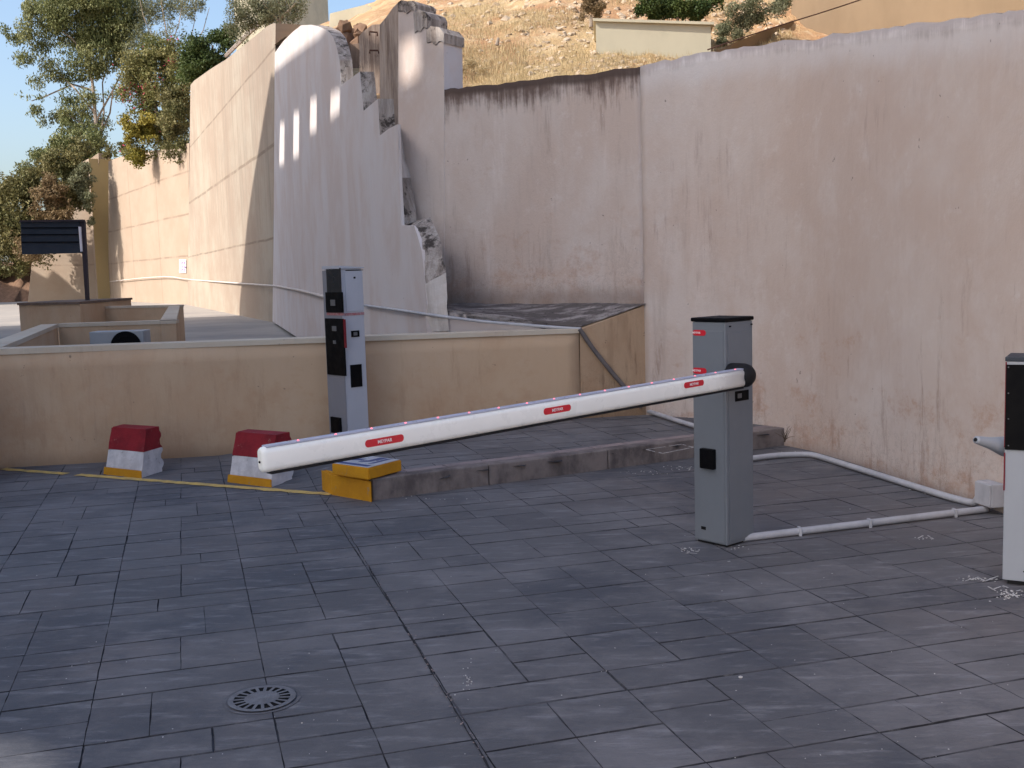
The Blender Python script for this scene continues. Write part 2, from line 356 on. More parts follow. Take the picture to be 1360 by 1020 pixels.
def strip_wall(name, P, thick, m, msides=None, step=.12, rows=14, jag=.0, parent=None, top_extra=None, zb0=None, sag=0):
    """upright wall along plan points P=[(x,y,zfoot,ztop)], viewed side on the line, body behind it"""
    pts = [Vector(p[:2]) for p in P]; L = [0]
    for a, b in zip(pts, pts[1:]): L.append(L[-1]+(b-a).length)
    n = max(2, int(L[-1]/step)); S_ = []
    for i in range(n+1):
        s = L[-1]*i/n; k = 0
        while k < len(L)-2 and s > L[k+1]: k += 1
        t = (s-L[k])/(L[k+1]-L[k]); a, b = P[k], P[k+1]
        S_.append([a[j]+(b[j]-a[j])*t for j in range(4)]+[s])
    bm = bmesh.new(); uv = bm.loops.layers.uv.new('edge'); grid = []; back = []; data = {}
    for i, (x, y, zb, zt, s) in enumerate(S_):
        a = S_[max(i-1, 0)]; b = S_[min(i+1, n)]; d = Vector((b[0]-a[0], b[1]-a[1])).normalized(); nn = Vector((-d.y, d.x))
        if nn.dot(Vector((x, y))) < 0: nn = -nn
        z1 = zt+(noise.noise(Vector((s*3.1, 0, 5)))*jag+noise.noise(Vector((s*11, 2, 5)))*jag*.5 if jag else 0)
        col = []
        for r in range(rows+1):
            z = zb+(z1-zb)*r/rows
            bul = noise.noise(Vector((s*.5, z*.5, 3)))*.03*(1 if thick > .2 else .3)*min(1, s/.5, (L[-1]-s)/.5)
            v = bm.verts.new((x-nn.x*bul, y-nn.y*bul, z)); data[v] = (z1-z, z-zb); col.append(v)
        grid.append(col)
        v = bm.verts.new((x+nn.x*thick, y+nn.y*thick, z1)); data[v] = (0, z1-zb); v2 = bm.verts.new((x+nn.x*thick, y+nn.y*thick, zb)); data[v2] = (z1-zb, 0); back.append((v, v2))
    fs = []
    for i in range(n):
        for r in range(rows): f = bm.faces.new((grid[i][r], grid[i+1][r], grid[i+1][r+1], grid[i][r+1])); f.smooth = True
        f = bm.faces.new((grid[i][rows], grid[i+1][rows], back[i+1][0], back[i][0])); f.material_index = 1
        f = bm.faces.new((back[i][0], back[i+1][0], back[i+1][1], back[i][1])); f.material_index = 0
    for e, i in ((0, 0), (1, n)):
        f = bm.faces.new(grid[i]+[back[i][0], back[i][1]]); f.material_index = 0
    for f in bm.faces:
        for l in f.loops: l[uv].uv = data[l.vert]
    return bm_link(name, bm, [m, msides or m], parent)
def face_wall(name, pxs, pl, thick, ms, parent=None, off=0, zcut=None, subdiv=True):
    """wall whose outline, seen from the road, passes through the given points of the upright plane pl"""
    pts = [PL(x, y, pl, off) for x, y in pxs]
    bm = bmesh.new(); prism(bm, pts, pl[2]*thick)
    uv = bm.loops.layers.uv.new('edge')
    for f in bm.faces:
        for l in f.loops: l[uv].uv = ((l.vert.co-pl[0]).dot(pl[1])+60, l.vert.co.z)
    return bm_link(name, bm, ms, parent)

def mesh_faces(name, V, Fc, m, parent=None, tone=None, smooth=False):
    me = bpy.data.meshes.new(name); me.from_pydata([tuple(v) for v in V], [], Fc)
    if tone is not None:
        a = me.attributes.new('tone', 'FLOAT_VECTOR', 'FACE'); a.data.foreach_set('vector', np.asarray(tone, dtype=np.float32).ravel())
    return link(name, me, m, parent, smooth)
def leaves(name, clumps, n, size, m, parent=None, seed=1, flat=.6, tag_=None, hang=0.0):
    """clumps: [(centre, radius)] ; many leaf-sized faces spread through them"""
    r = np.random.default_rng(seed); c = np.array([tuple(k[0]) for k in clumps]); rad = np.array([k[1] for k in clumps])
    wgt = rad**2.2; ids = r.choice(len(clumps), n, p=wgt/wgt.sum())
    dv = r.normal(size=(n, 3)); dv /= np.linalg.norm(dv, axis=1)[:, None]
    rr = rad[ids]*(r.random(n)**.45)*(1+.25*r.normal(size=n)*.5)
    # small twig-level grouping for gaps
    p = c[ids]+dv*rr[:, None]*np.array([1, 1, .85])
    tw = np.round(p/(size*5)); hsh = np.sin(tw @ np.array([12.98, 78.23, 37.7]))*43758.5; g = hsh-np.floor(hsh)
    keep = g > .30; p = p[keep]; ids = ids[keep]; g = g[keep]; k = len(p)
    ax = r.normal(size=(k, 3)); ax[:, 2] -= hang; ax /= np.linalg.norm(ax, axis=1)[:, None]
    b = np.cross(ax, r.normal(size=(k, 3))); b /= np.linalg.norm(b, axis=1)[:, None]
    s = size*(.6+.8*r.random(k)); ax *= s[:, None]; b *= (s*flat*.5)[:, None]
    V = np.stack([p-ax*.5, p+b*.9, p+ax*.5, p-b*.9], 1).reshape(-1, 3)
    me = bpy.data.meshes.new(name); me.vertices.add(4*k); me.vertices.foreach_set('co', V.astype(np.float32).ravel())
    me.loops.add(4*k); me.loops.foreach_set('vertex_index', np.arange(4*k, dtype=np.int32)); me.polygons.add(k)
    me.polygons.foreach_set('loop_start', np.arange(0, 4*k, 4, dtype=np.int32)); me.update(calc_edges=True); me.validate()
    cl = (np.sin(ids*91.7)*.5+.5)
    tone = np.stack([np.clip(.55*cl+.6*r.random(k)-.05, 0, 1), np.where(g > .86, .5+.5*r.random(k), r.random(k)*.85), np.zeros(k)], 1)
    a = me.attributes.new('tone', 'FLOAT_VECTOR', 'FACE'); a.data.foreach_set('vector', tone.astype(np.float32).ravel())
    return link(name, me, m, parent)
def px_clumps(lst, dist, thick=.5, seed=3):
    r = random.Random(seed); out = []
    for (x, y, rp) in lst:
        R = rp*dist/F
        c = D(x, y, dist+r.uniform(-1, 1)*R*2*thick); out.append((c, R))
    return out

# ------------------------------------------------------------------ ground
HP = .29                                                      # direction of the paving
cu, su = math.cos(HP), math.sin(HP)
def pav(u, v): return (u*cu-v*su, u*su+v*cu)
MOD, U0, V0 = .6, .212, 4.03
K0 = G(495, 665); K1 = G(920, 608); K2 = G(1066, 592)
kd = Vector((K1.x-K0.x, K1.y-K0.y)).normalized(); kn = Vector((-kd.y, kd.x))       # along the kerb / away from the road
Y0 = Vector(G(440, 657)[:2]); Y1 = Vector(G(0, 623)[:2]); yd = (Y1-Y0).normalized(); yn = Vector((-yd.y, yd.x))
if yn.y < 0: yn = -yn
KH = .14
def sst(t): t = max(0, min(1, t)); return t*t*(3-2*t)
KP = Vector(K0[:2])
def hz(x, y): return KH*sst(((Vector((x, y))-Y0).dot(yn)-.0)/.42)*sst(((Vector((x, y))-KP).dot(kd)+.35)/.9)
def clip(poly, P, n, keep_pos=True):
    out = []; s = 1 if keep_pos else -1
    for i in range(len(poly)):
        a, b = Vector(poly[i]), Vector(poly[(i+1) % len(poly)]); da, db = s*(a-P).dot(n), s*(b-P).dot(n)
        if da >= 0: out.append(a)
        if da*db < 0: out.append(a.lerp(b, da/(da-db)))
    return out
h5 = 1.5
PATS = [[(0, 0, h5, 2), (h5, 0, h5, 1), (h5, 1, h5, 1), (0, 2, 3, 1)], [(0, 0, h5, 1), (h5, 0, h5, 2), (0, 1, h5, 1), (0, 2, h5, 1), (h5, 2, h5, 1)], [(0, 0, h5, 2), (0, 2, h5, 1), (h5, 0, h5, 1), (h5, 1, h5, 2)],
        [(0, 0, 3, 1), (0, 1, h5, 2), (h5, 1, h5, 1), (h5, 2, h5, 1)], [(0, 0, 1, 2), (1, 0, 2, 2), (0, 2, 2, 1), (2, 2, 1, 1)], [(0, 0, h5, h5), (h5, 0, h5, h5), (0, h5, h5, h5), (h5, h5, h5, h5)],
        [(0, 0, 2, 1), (2, 0, 1, 1), (0, 1, 1, 2), (1, 1, 2, 2)], [(0, 0, 1, 1), (1, 0, 2, 1), (0, 1, h5, 2), (h5, 1, h5, 2)]]
MI = []
def tiles(region, zf, lim, skirt=.005):
    V, Fc, tone = [], [], []; r = random.Random(11); un = MOD/3; MI.clear()
    for iu in range(lim[0], lim[1]):
        for iv in range(lim[2], lim[3]):
            pt = r.choice(PATS); fl = r.random() < .5; fv = r.random() < .5
            for (a, b, w_, h_) in pt:
                if fl: a = 3-a-w_
                if fv: b = 3-b-h_
                u0 = U0+iu*MOD+a*un; v0 = V0+iv*MOD+b*un; u1 = u0+w_*un; v1 = v0+h_*un
                def g(e, f_=.0003): return (f_*1.25 if e else f_*.8)+r.random()*f_*.9
                u0 += g(a == 0); v0 += g(b == 0, .0024); u1 -= g(a+w_ == 3); v1 -= g(b+h_ == 3, .0024)
                nn = 5
                ring = [(u0+(u1-u0)*i/nn, v0+r.uniform(-1, 1)*.0016*(i > 0)) for i in range(nn)]+[(u1+r.uniform(-1, 1)*.0016*(i > 0), v0+(v1-v0)*i/nn) for i in range(nn)]
                ring += [(u1+(u0-u1)*i/nn, v1+r.uniform(-1, 1)*.0016*(i > 0)) for i in range(nn)]+[(u0+r.uniform(-1, 1)*.0016*(i > 0), v1+(v0-v1)*i/nn) for i in range(nn)]
                cu_, cv_ = (u0+u1)/2, (v0+v1)/2
                ins = .0006+r.random()*r.random()*.0040
                full = [Vector(pav(*p)) for p in ring]
                for outer in region(full):
                  if len(outer) < 3: continue
                  cc = sum(outer, Vector((0, 0)))/len(outer)
                  inner = [p+(cc-p).normalized()*min(ins*1.4, (cc-p).length*.4) for p in outer]
                  b0 = len(V); dz = r.uniform(-.0008, .0008); k = len(outer); sx, sy = r.uniform(-.002, .002), r.uniform(-.002, .002)
                  for p in outer: V.append((p.x, p.y, zf(p.x, p.y)-skirt))
                  for p in inner: q = p-cc; V.append((p.x, p.y, zf(p.x, p.y)+dz+q.x*sx+q.y*sy))
                  t = (r.random(), r.random(), 0)
                  Fc.append(list(range(b0+k, b0+2*k))); tone.append(t); MI.append(0)
                  for i in range(k): j = (i+1) % k; Fc.append((b0+i, b0+j, b0+k+j, b0+k+i)); tone.append(t); MI.append(1)
    return V, Fc, tone
split = Vector((Y0.x, 0)); sn = Vector((1, 0))
def clips(poly, cs):
    for P_, n_, kp in cs:
        if poly: poly = clip(poly, P_, n_, kp)
    return poly
def road_region(full):
    e_ = (KP-Y0).normalized(); en = Vector((-e_.y, e_.x))
    lf_, md_, rt_ = [(Y0, sn, False), (Y0, yn, False)], [(Y0, sn, True), (KP, sn, False), (Y0, en, False)], [(KP, sn, True), (KP, kn, False)]
    ok = all(((p.x <= Y0.x and (p-Y0).dot(yn) <= 0) or (Y0.x < p.x <= KP.x and (p-Y0).dot(en) <= 0) or (p.x > KP.x and (p-KP).dot(kn) <= 0)) for p in full)
    if ok: return [full]
    return [clips(full, lf_), clips(full, md_), clips(full, rt_)]
V, Fc, tone = tiles(road_region, lambda x, y: 0.0, (-22, 12, -9, 16))
o = struct(mesh_faces('road', V, Fc, [M['paving'], M['joint']], tone=tone)); o.data.polygons.foreach_set('material_index', MI)
def walk_region(full): return [clips(full, [(KP+kn*.20, kn, True), (Y0, yn, True)])]
V, Fc, tone = tiles(walk_region, hz, (-14, 16, 2, 18), .03)
o = struct(mesh_faces('pavement', V, Fc, [M['paving'], M['joint']], tone=tone)); o.data.polygons.foreach_set('material_index', MI)
def sheet(name, pts, m, n=1, zf=None):
    bm = bmesh.new(); f = bm.faces.new([bm.verts.new(p) for p in pts]); 
    return struct(bm_link(name, bm, m))
sheet('ground', [(-300, -60, -.05), (300, -60, -.05), (300, 420, -.05), (-300, 420, -.05)], M['pale_ground'])
a = Vector((-16, -6)); 
sheet('road_joints', [(-14, -4, -.0065), (8, -4, -.0065), (8, 9.2, -.0065), (-14, 9.6, -.0065)], M['joint'])
# bed under the raised pavement, follows its ramp
bm = bmesh.new(); gv = {}
for i in range(61):
    for j in range(31):
        p = Y0+kd*((i-20)*.12)+kn*(j*.14) if False else Vector((-4.6+i*.13, 6.6+j*.13)); gv[i, j] = bm.verts.new((p.x, p.y, hz(p.x, p.y)-.028))
for i in range(60):
    for j in range(30):
        c = gv[i, j].co; 
        if (Vector(c[:2])-KP).dot(kn) > .0 and (Vector(c[:2])-Y0).dot(yn) > 0: bm.faces.new((gv[i, j], gv[i+1, j], gv[i+1, j+1], gv[i, j+1]))
bmesh.ops.delete(bm, geom=[v for v in bm.verts if not v.link_faces], context='VERTS')
struct(bm_link('pavement_joints', bm, M['joint']))
# worn yellow line, laid along the seam
def painted_line(a, b, wd, z, m, name, seed=1, keep=.86):
    r = random.Random(seed); bm = bmesh.new(); L = (b-a).length; d = (b-a)/L; n_ = Vector((-d.y, d.x)); k = int(L/.03)
    for i in range(k):
        s = i*.03; nz = noise.noise(Vector((s*2.7, 3, seed))); 
        if nz < -.42: continue
        w0 = wd*(.5+.25*noise.noise(Vector((s*9, 1, seed)))); w1 = wd*(.5+.25*noise.noise(Vector((s*9, 7, seed))))
        e = .03
        v = [bm.verts.new((*(a+d*(s+ds)+n_*o), z)) for ds, o in ((0, -w0), (e, -w0), (e, w1), (0, w1))]; bm.faces.new(v)
    bmesh.ops.remove_doubles(bm, verts=bm.verts, dist=.0005)
    return struct(bm_link(name, bm, m))
M['faded_yellow'] = simple('faded_yellow_paint', (.70, .47, .14), .8, .25, 14, .4, .2, alt=(.42, .31, .15))
painted_line(Y0+yd*.0, Y1, .075, .004, M['faded_yellow'], 'yellow_line', 4)

# ------------------------------------------------------------------ kerb: separate stones set end to end, paver course behind
kend = (Vector(K2[:2])-KP).dot(kd)
s = .0; i = 0; KL = []
while s < kend-.02:
    L = min(.98 if i else .86, kend-s); KL.append((s, L)); s += L; i += 1
kb = root('kerb', (KP.x, KP.y, 0), math.atan2(kd.y, kd.x), 'grey concrete kerb with brown paver top running from the yellow block to the tall wall', 'kerb')
KM = ROOTS[kb.name]
for i, (s, L) in enumerate(KL):
    bm = bmesh.new(); box(bm, s+.003, s+L-.003, 0, .115, -.08, KH+.004, bev=.012, seg=3)
    bmesh.ops.subdivide_edges(bm, edges=[e for e in bm.edges if e.calc_length() > .3], cuts=14)
    for v in bm.verts: v.co.y += noise.noise(v.co*6)*.006; v.co.z += noise.noise(v.co*5+Vector((4, 4, 4)))*.004
    bm.transform(KM); bm_link('kerb_stone', bm, M['kerb'], kb)
bm = bmesh.new(); s = 0; r = random.Random(4)
while s < kend:
    L = .30; box(bm, s+.004, min(s+L, kend)-.004, .120, .212, .02, KH+.003+r.uniform(-.002, .002), bev=.006); s += L
bm.transform(KM); bm_link('paver_course', bm, M['kerb_top'], kb)
# yellow end of the kerb
ye = root('kerb_end_block', (Y0.x, Y0.y, 0), 0, 'yellow painted concrete block closing the left end of the kerb', 'kerb block')
a0 = G(440, 657); a1 = G(495, 667)
ydir = Vector((a1.x-a0.x, a1.y-a0.y, 0)); 
bm = bmesh.new(); back = Vector((kn.x, kn.y, 0))*.20; pts = [a0+Vector((0, 0, -.06)), a1+Vector((0, 0, -.06)), a1+Vector((0, 0, .145)), a0+Vector((0, 0, .15))]
prism(bm, pts, back, 0, 0); bmesh.ops.bevel(bm, geom=bm.edges[:], offset=.012, segments=2, affect='EDGES')
bm_link('block_body', bm, M['yellow'], ye)
# yellow slab with a printed sheet on top
sl0 = G(441, 631, .15); sl1 = G(490, 638, .15); sl2 = G(534, 626, .15)
e1 = Vector((sl1.x-sl0.x, sl1.y-sl0.y, 0)); e2 = Vector((sl2.x-sl1.x, sl2.y-sl1.y, 0))
ys = root('painted_slab', (sl1.x, sl1.y, .15), 0, 'flat yellow slab lying on the kerb end under the boom with a blue and white sheet on top', 'slab')
bm = bmesh.new(); z0 = .153; prism(bm, [Vector((p.x, p.y, z0)) for p in (sl0, sl1, sl1+e2, sl0+e2)], Vector((0, 0, .075)), 0, 0)
bmesh.ops.bevel(bm, geom=bm.edges[:], offset=.006, segments=2, affect='EDGES'); slab = bm_link('slab_body', bm, M['yellow'], ys)
zs = z0+.075
def on_slab(u, v, z): p = sl0+e1*u+e2*v; return Vector((p.x, p.y, z))
bm = bmesh.new(); prism(bm, [on_slab(u, v, zs+.001) for u, v in ((.03, .03), (.97, .03), (.97, .97), (.03, .97))], Vector((0, 0, .003)), 0, 0)
bm_link('printed_sheet', bm, M['paper'], ys)
bm = bmesh.new()
for (u0, v0, u1, v1, sk_) in ((.05, .40, .34, .55, .12), (.40, .36, .62, .50, .14), (.50, .55, .66, .9, .1), (.08, .08, .9, .2, .0), (.72, .3, .8, .85, .1)):
    prism(bm, [on_slab(u, v, zs+.005) for u, v in ((u0, v0), (u1, v0+sk_), (u1, v1+sk_ if v1+sk_ < .95 else .95), (u0, v1))], Vector((0, 0, .001)), 0, 0)
bm_link('blue_print', bm, M['bluepaper'], ys)

# ------------------------------------------------------------------ low tan wall and its neighbours
A0 = G(0, 622); A1 = G(858, 551, KH)
Adir = Vector((A1.x-A0.x, A1.y-A0.y, 0)).normalized(); PA = plane(A0, A1)
Am = A0-Adir*3
def topz(x, y): return PL(x, y, PA).z
zl = topz(0, 463); zr = topz(770, 438)
PR = PL(770, 500, PA)
lw = root('low_wall', (A0.x, A0.y, 0), 0, 'long low tan rendered wall with pale flat coping crossing the picture behind the barrier', 'wall')
strip_wall('wall_body', [(Am.x, Am.y, -.1, zl-.09), (A0.x, A0.y, -.1, zl-.05), (PR.x, PR.y, -.1, zr-.03)], .22, M['tan_wall'], M['tan_wall'], parent=lw, rows=8)
bm = bmesh.new()
def seg_box(bm, p, q, n, off0, off1, zp0, zp1, zq0, zq1):
    a = [Vector((*(Vector(p[:2])+Vector(n[:2])*o), z)) for o, z in ((off0, zp0), (off1, zp0), (off1, zp1), (off0, zp1))]
    b = [Vector((*(Vector(q[:2])+Vector(n[:2])*o), z)) for o, z in ((off0, zq0), (off1, zq0), (off1, zq1), (off0, zq1))]
    A_ = [bm.verts.new(v) for v in a]; B_ = [bm.verts.new(v) for v in b]
    bm.faces.new(A_[::-1]); bm.faces.new(B_)
    for i in range(4): bm.faces.new((A_[i], A_[(i+1) % 4], B_[(i+1) % 4], B_[i]))
seg_box(bm, Am, A0, PA[2], -.012, .235, zl-.089, zl-.045, zl-.049, zl-.002)
seg_box(bm, A0, PR, PA[2], -.012, .235, zl-.049, zl-.002, zr-.029, zr+.008)
bmesh.ops.remove_doubles(bm, verts=bm.verts, dist=.003)
bm_link('coping', bm, M['tan_cap'], lw)

# wall C runs from the corner at the right away to the left, D comes back towards the viewer
C0 = A1.copy(); C1p = D(570, 402, 11.15)
PB = plane((1.92-.272*10, 10), (1.92-.272*30, 30))
PC = plane(C0, C1p)
zcr = PL(858, 404, PC).z
# sloping wedge: tan end face in the plane of the low wall + rough mortar slope + white face below the pipe
wd = root('mortar_ledge', (PR.x, PR.y, 0), 0, 'dark rough mortar ledge sloping between the low tan wall and the stained white wall', 'ledge')
bm = bmesh.new(); e = PL(770, 438, PA); f_ = PL(858, 405, PA)
prism(bm, [Vector((PR.x, PR.y, -.1)), Vector((A1.x, A1.y, -.1)), f_, e], PA[2]*.2, 0, 0)
uv = bm.loops.layers.uv.new('edge')
for f in bm.faces:
    for l in f.loops: l[uv].uv = (1, l.vert.co.z-.1)
M['tan_end'] = plaster('tan_end_plaster', (.47, .335, .225), (.40, .28, .185), (.1, .07, .05), drip=0, foot=.35, streak=.5, mott=.8, cracks=True)
bm_link('end_face', bm, M['tan_end'], wd)
bl = PL(566, 403, PC); br = PL(859, 403, PC); fr = PL(770, 435, PA, .10); fl = PL(566, 406, PB)
br2 = f_+Vector((0, 0, .012))
bm = bmesh.new(); nI, nJ = 40, 12; g = {}
for i in range(nI+1):
    for j in range(nJ+1):
        p = (fl.lerp(bl, j/nJ)).lerp(fr.lerp(br, j/nJ), i/nI); p.z += noise.noise(p*4)*.010+noise.noise(p*15)*.006; g[i, j] = bm.verts.new(p)
for i in range(nI):
    for j in range(nJ): bm.faces.new((g[i, j], g[i+1, j], g[i+1, j+1], g[i, j+1]))
low = {i: bm.verts.new(g[i, 0].co-Vector((0, 0, .06))) for i in range(nI+1)}
for i in range(nI): bm.faces.new((g[i, 0], low[i], low[i+1], g[i+1, 0]))
bm_link('mortar_slope', bm, M['mortar'], wd)
bm = bmesh.new(); 
flb = Vector((fl.x, fl.y, 0)); frb = Vector((fr.x, fr.y, 0)); nn = Vector((frb-flb).yx.to_3d() if False else ((frb-flb).y, -(frb-flb).x, 0)).normalized()
if nn.y < 0: nn = -nn
prism(bm, [flb+Vector((0, 0, -.1)), frb+Vector((0, 0, -.1)), fr+Vector((0, 0, -.03)), fl+Vector((0, 0, -.03))], nn*.1, 0, 0)
uv = bm.loops.layers.uv.new('edge')
for f in bm.faces:
    for l in f.loops: l[uv].uv = (1, 2)
bm_link('ledge_front', bm, M['buttress'], wd)

# D: right hand wall, slightly curved in plan
Dn = [C0.copy(), Vector((1.72, 9.35, 0)), Vector((2.27, 8.62, 0)), Vector((2.50, 7.7, 0)), G(1290, 668)]
Dp = [(858, 87), (919, 73), (1040, 57), (1180, 37), (1290, 22)]
pts = []
for k, (b, t) in enumerate(zip(Dn, Dp)):
    # top height above the same plan point
    best = EYE.z+(Vector((b.x, b.y)).length)*0
    r = ray(*t); 
    # ray and plan distance
    dist = Vector((b.x, b.y)).length/Vector((r.x, r.y)).length
    pts.append([b.x, b.y, -.12, EYE.z+r.z*dist])
last = Vector(pts[-1][:2]); prev = Vector(pts[-3][:2]); dd = (last-prev).normalized()
pts.append([last.x+dd.x*4.5, last.y+dd.y*4.5, -.12, pts[-1][3]-.15]); pts.append([last.x+dd.x*4.5+1.5, last.y+dd.y*4.5-16, -.12, pts[-1][3]])
# smooth the plan, then carry the top edge seen in the photo onto it
PLN = [Vector(p[:2]) for p in pts]
def chaik(P_):
    q = [P_[0]]
    for a, b in zip(P_, P_[1:]): q += [a.lerp(b, .25), a.lerp(b, .75)]
    return q+[P_[-1]]
SM = PLN
for _ in range(3): SM = chaik(SM)
def pxof(p): v = p-EYE; d_ = v.dot(fw); return 680+F*v.dot(rt)/d_
TOPX = [(840, 90), (858, 86.5), (900, 78), (942, 68), (1000, 61), (1060, 53), (1120, 45), (1185, 36), (1250, 27), (1300, 20), (1360, 12), (1500, -6)]
P2 = []
for v in SM:
    z = 2.9
    if v.y > 4.6:
        for _ in range(4):
            x = pxof(Vector((v.x, v.y, z))); k = max(i_ for i_ in range(len(TOPX)-1) if TOPX[i_][0] <= max(x, 840)); a, b = TOPX[k], TOPX[k+1]
            yt = a[1]+(b[1]-a[1])*(x-a[0])/(b[0]-a[0]); r = ray(x, yt); z = EYE.z+r.z*v.length/Vector((r.x, r.y)).length
        zl_ = z
    else: z = zl_
    P2.append([v.x, v.y, -.12, z])
dw = strip_wall('tall_wall', P2, .35, M['white_wall'], M['weathered'], step=.06, rows=40, jag=.03)
tag(dw, 'tall pinkish white plaster wall with a ragged pale top filling the right of the picture', 'wall')
# C
zC0 = PL(856, 88, PC).z; zC1 = PL(577, 121, PC).z
cL = PL(577, 121, PC)
cw = root('stained_wall', (C0.x, C0.y, 0), 0, 'white wall with dark stained dripping top edge and stepped weathered piers at its left end', 'wall')
strip_wall('wall_face', [(cL.x, cL.y, -.1, zC1), (C0.x, C0.y, -.1, zC0)], .32, M['stained_wall'], M['weathered'], step=.05, rows=40, jag=.02, parent=cw)
M['pier'] = plaster('pier_plaster', (.62, .585, .60), (.58, .55, .56), (.15, .12, .1), drip=0, foot=0, streak=.5)
face_wall('pier', [(529, 402), (529, 12), (551, 14), (551, 44), (566, 36), (567, 57), (589, 56), (590, 115), (590, 402)], PC, .3, [M['stained_wall'], M['pier']], cw, off=-.004)
for q in ([(528.6, 15), (528.6, 3), (533, 0), (540, 1.5), (548, 1), (551.5, 5), (551.5, 16), (546, 13), (540, 18), (534, 14)], [(550.6, 44), (549, 17), (556, 12.5), (564, 16), (567, 23), (566.6, 37), (562, 36), (558, 42), (554, 40)], [(566.6, 57), (566, 40), (572, 34.5), (583, 36), (589.5, 44), (589.5, 57), (584, 54), (578, 60), (572, 55)]):
    face_wall('weathered_cap', q, PC, .325, [M['weathered'], M['weathered']], cw, off=-.016)

# B: long buttress wall stepping down towards the viewer
bw = root('stepped_wall', (PB[0].x, PB[0].y, 0), 0, 'whitewashed retaining wall stepping down in sloping teeth, with small sunlit patches', 'wall')
Bpx = [(362, 427), (363.5, 300), (365, 70), (376, 55), (388, 43), (400, 33.5), (414, 33), (426, 36), (436, 41), (443, 50), (447, 62), (451, 80), (453.5, 113), (478, 95), (483, 147), (502, 131), (504.5, 180), (516, 171),
       (528, 165), (528.5, 188), (530, 235), (533.4, 299), (550, 300), (555, 315), (560, 333), (565, 378), (566.5, 404), (567, 560)]
gz = [PL(x, y, PB) for x, y in Bpx]
k_ = Bpx.index((504.5, 180))
face_wall('wall_face', Bpx[:k_+1]+[(505, 519)], PB, .17, [M['buttress'], M['weathered']], bw)
face_wall('lower_wall_face', [(504.5, 180)]+Bpx[k_+1:]+[(505, 519)], PB, .03, [M['buttress'], M['buttress']], bw)
def end_slope(name, fr_, bk_, m):
    """sloping broken end: front edge on the wall face, back edge a hand's breadth behind it"""
    A_ = [PL(x, y, PB) for x, y in fr_]; B_ = [PL(x, y, PB, .17) for x, y in bk_]
    def fine(P_):
        q = []
        for a, b in zip(P_, P_[1:]): q += [a.lerp(b, t/6) for t in range(6)]
        return q+[P_[-1]]
    A_, B_ = fine(A_), fine(B_); away = PB[1] if PB[1].y > 0 else -PB[1]; bm = bmesh.new(); rows_ = []
    for i, (a, b) in enumerate(zip(A_, B_)):
        row = [a+PB[2]*.003, a.lerp(b, .33), a.lerp(b, .66), b, b+away*.9, a+away*.9+PB[2]*.05]
        for j in (1, 2, 3): row[j] = row[j]+Vector((noise.noise(row[j]*9), noise.noise(row[j]*9+Vector((3, 3, 3))), 0))*.014
        rows_.append([bm.verts.new(p) for p in row])
    for R1, R2 in zip(rows_, rows_[1:]):
        for j in range(6): bm.faces.new((R1[j], R1[(j+1) % 6], R2[(j+1) % 6], R2[j]))
    bm.faces.new(rows_[0][::-1]); bm.faces.new(rows_[-1])
    return bm_link(name, bm, m, bw)
M['pale_weathered'] = plaster('pale_weathered', (.60, .56, .53), (.64, .60, .59), (.15, .12, .10), drip=0, foot=0, streak=1.0, mott=.7)
end_slope('broken_end', [(527.9, 166), (528.6, 188), (530, 236)], [(534, 170), (538, 192), (545.5, 236)], M['pale_weathered'])
end_slope('broken_end', [(530, 236), (531.5, 268), (533.4, 300)], [(545.5, 236), (550, 266), (553.5, 294)], M['weathered'])
end_slope('broken_end', [(550.2, 301), (559.5, 332), (565, 377)], [(571.5, 288), (584, 317), (592, 362)], M['weathered'])
end_slope('broken_end', [(565, 377), (566.4, 405), (567, 440)], [(592, 362), (594, 402), (595, 440)], M['pale_weathered'])
# stained concrete buttresses seen behind the teeth
def slab_at(name, pxs, dist, thick, m, lean=0.):
    pts = [D(x, y, dist) for x, y in pxs]; bm = bmesh.new(); prism(bm, pts, Vector((.1, thick, 0)), 0, 0)
    return bm_link(name, bm, m)
def wood_conc(name, a, b):
    m = mat(name, a, .95, spec=.1); n = N(m); v = n.noise((14, 14, .7), 1, 7, .75); c = n.mix(n.ramp(v, .36, .64), a, b)
    k = n.noise((1, 1, .5), 4, 8, .75); c = n.mix(n.ramp(k, .55, .68, 0, .8), c, (.05, .038, .032)); n.col(c); n.bump(v, .9, .03); return m
M['conc1'] = wood_conc('board_cast_brown', (.30, .215, .165), (.16, .11, .085)); M['conc2'] = wood_conc('board_cast_pale', (.47, .37, .30), (.22, .155, .12))
s1 = slab_at('concrete_buttress', [(452, 140), (452, 66), (462, 60), (478, 57), (479, 140)], 17.5, .4, M['conc1']); tag(s1, 'lowest brown cast concrete buttress with rubble on its top behind the stepped wall', 'buttress', 'brown concrete buttresses behind the stepped wall')
s2 = slab_at('concrete_buttress', [(478, 170), (477, 48), (482, 42), (494, 33), (504, 32), (506, 36), (506, 170)], 15.2, .4, M['conc2']); tag(s2, 'middle stained concrete buttress with two bent rusty bars sticking out', 'buttress', 'brown concrete buttresses behind the stepped wall')
s3 = slab_at('concrete_buttress', [(505, 200), (504, 33), (512, 24), (522, 10), (529, 3), (533, 3), (536.5, 195)], 13.2, .5, M['conc2']); tag(s3, 'tallest board marked concrete buttress beside the white pier', 'buttress', 'brown concrete buttresses behind the stepped wall')
for q in ([(491, 47), (491, 42), (501, 43), (501, 48)], [(491, 71), (491, 67), (502, 67), (503, 71)]):
    bm = bmesh.new(); tube(bm, [D(x, y, 15.02) for x, y in q], .012, 6); b = bm_link('bent_bar', bm, M['rust'], s2)
bm = bmesh.new(); r = random.Random(5)
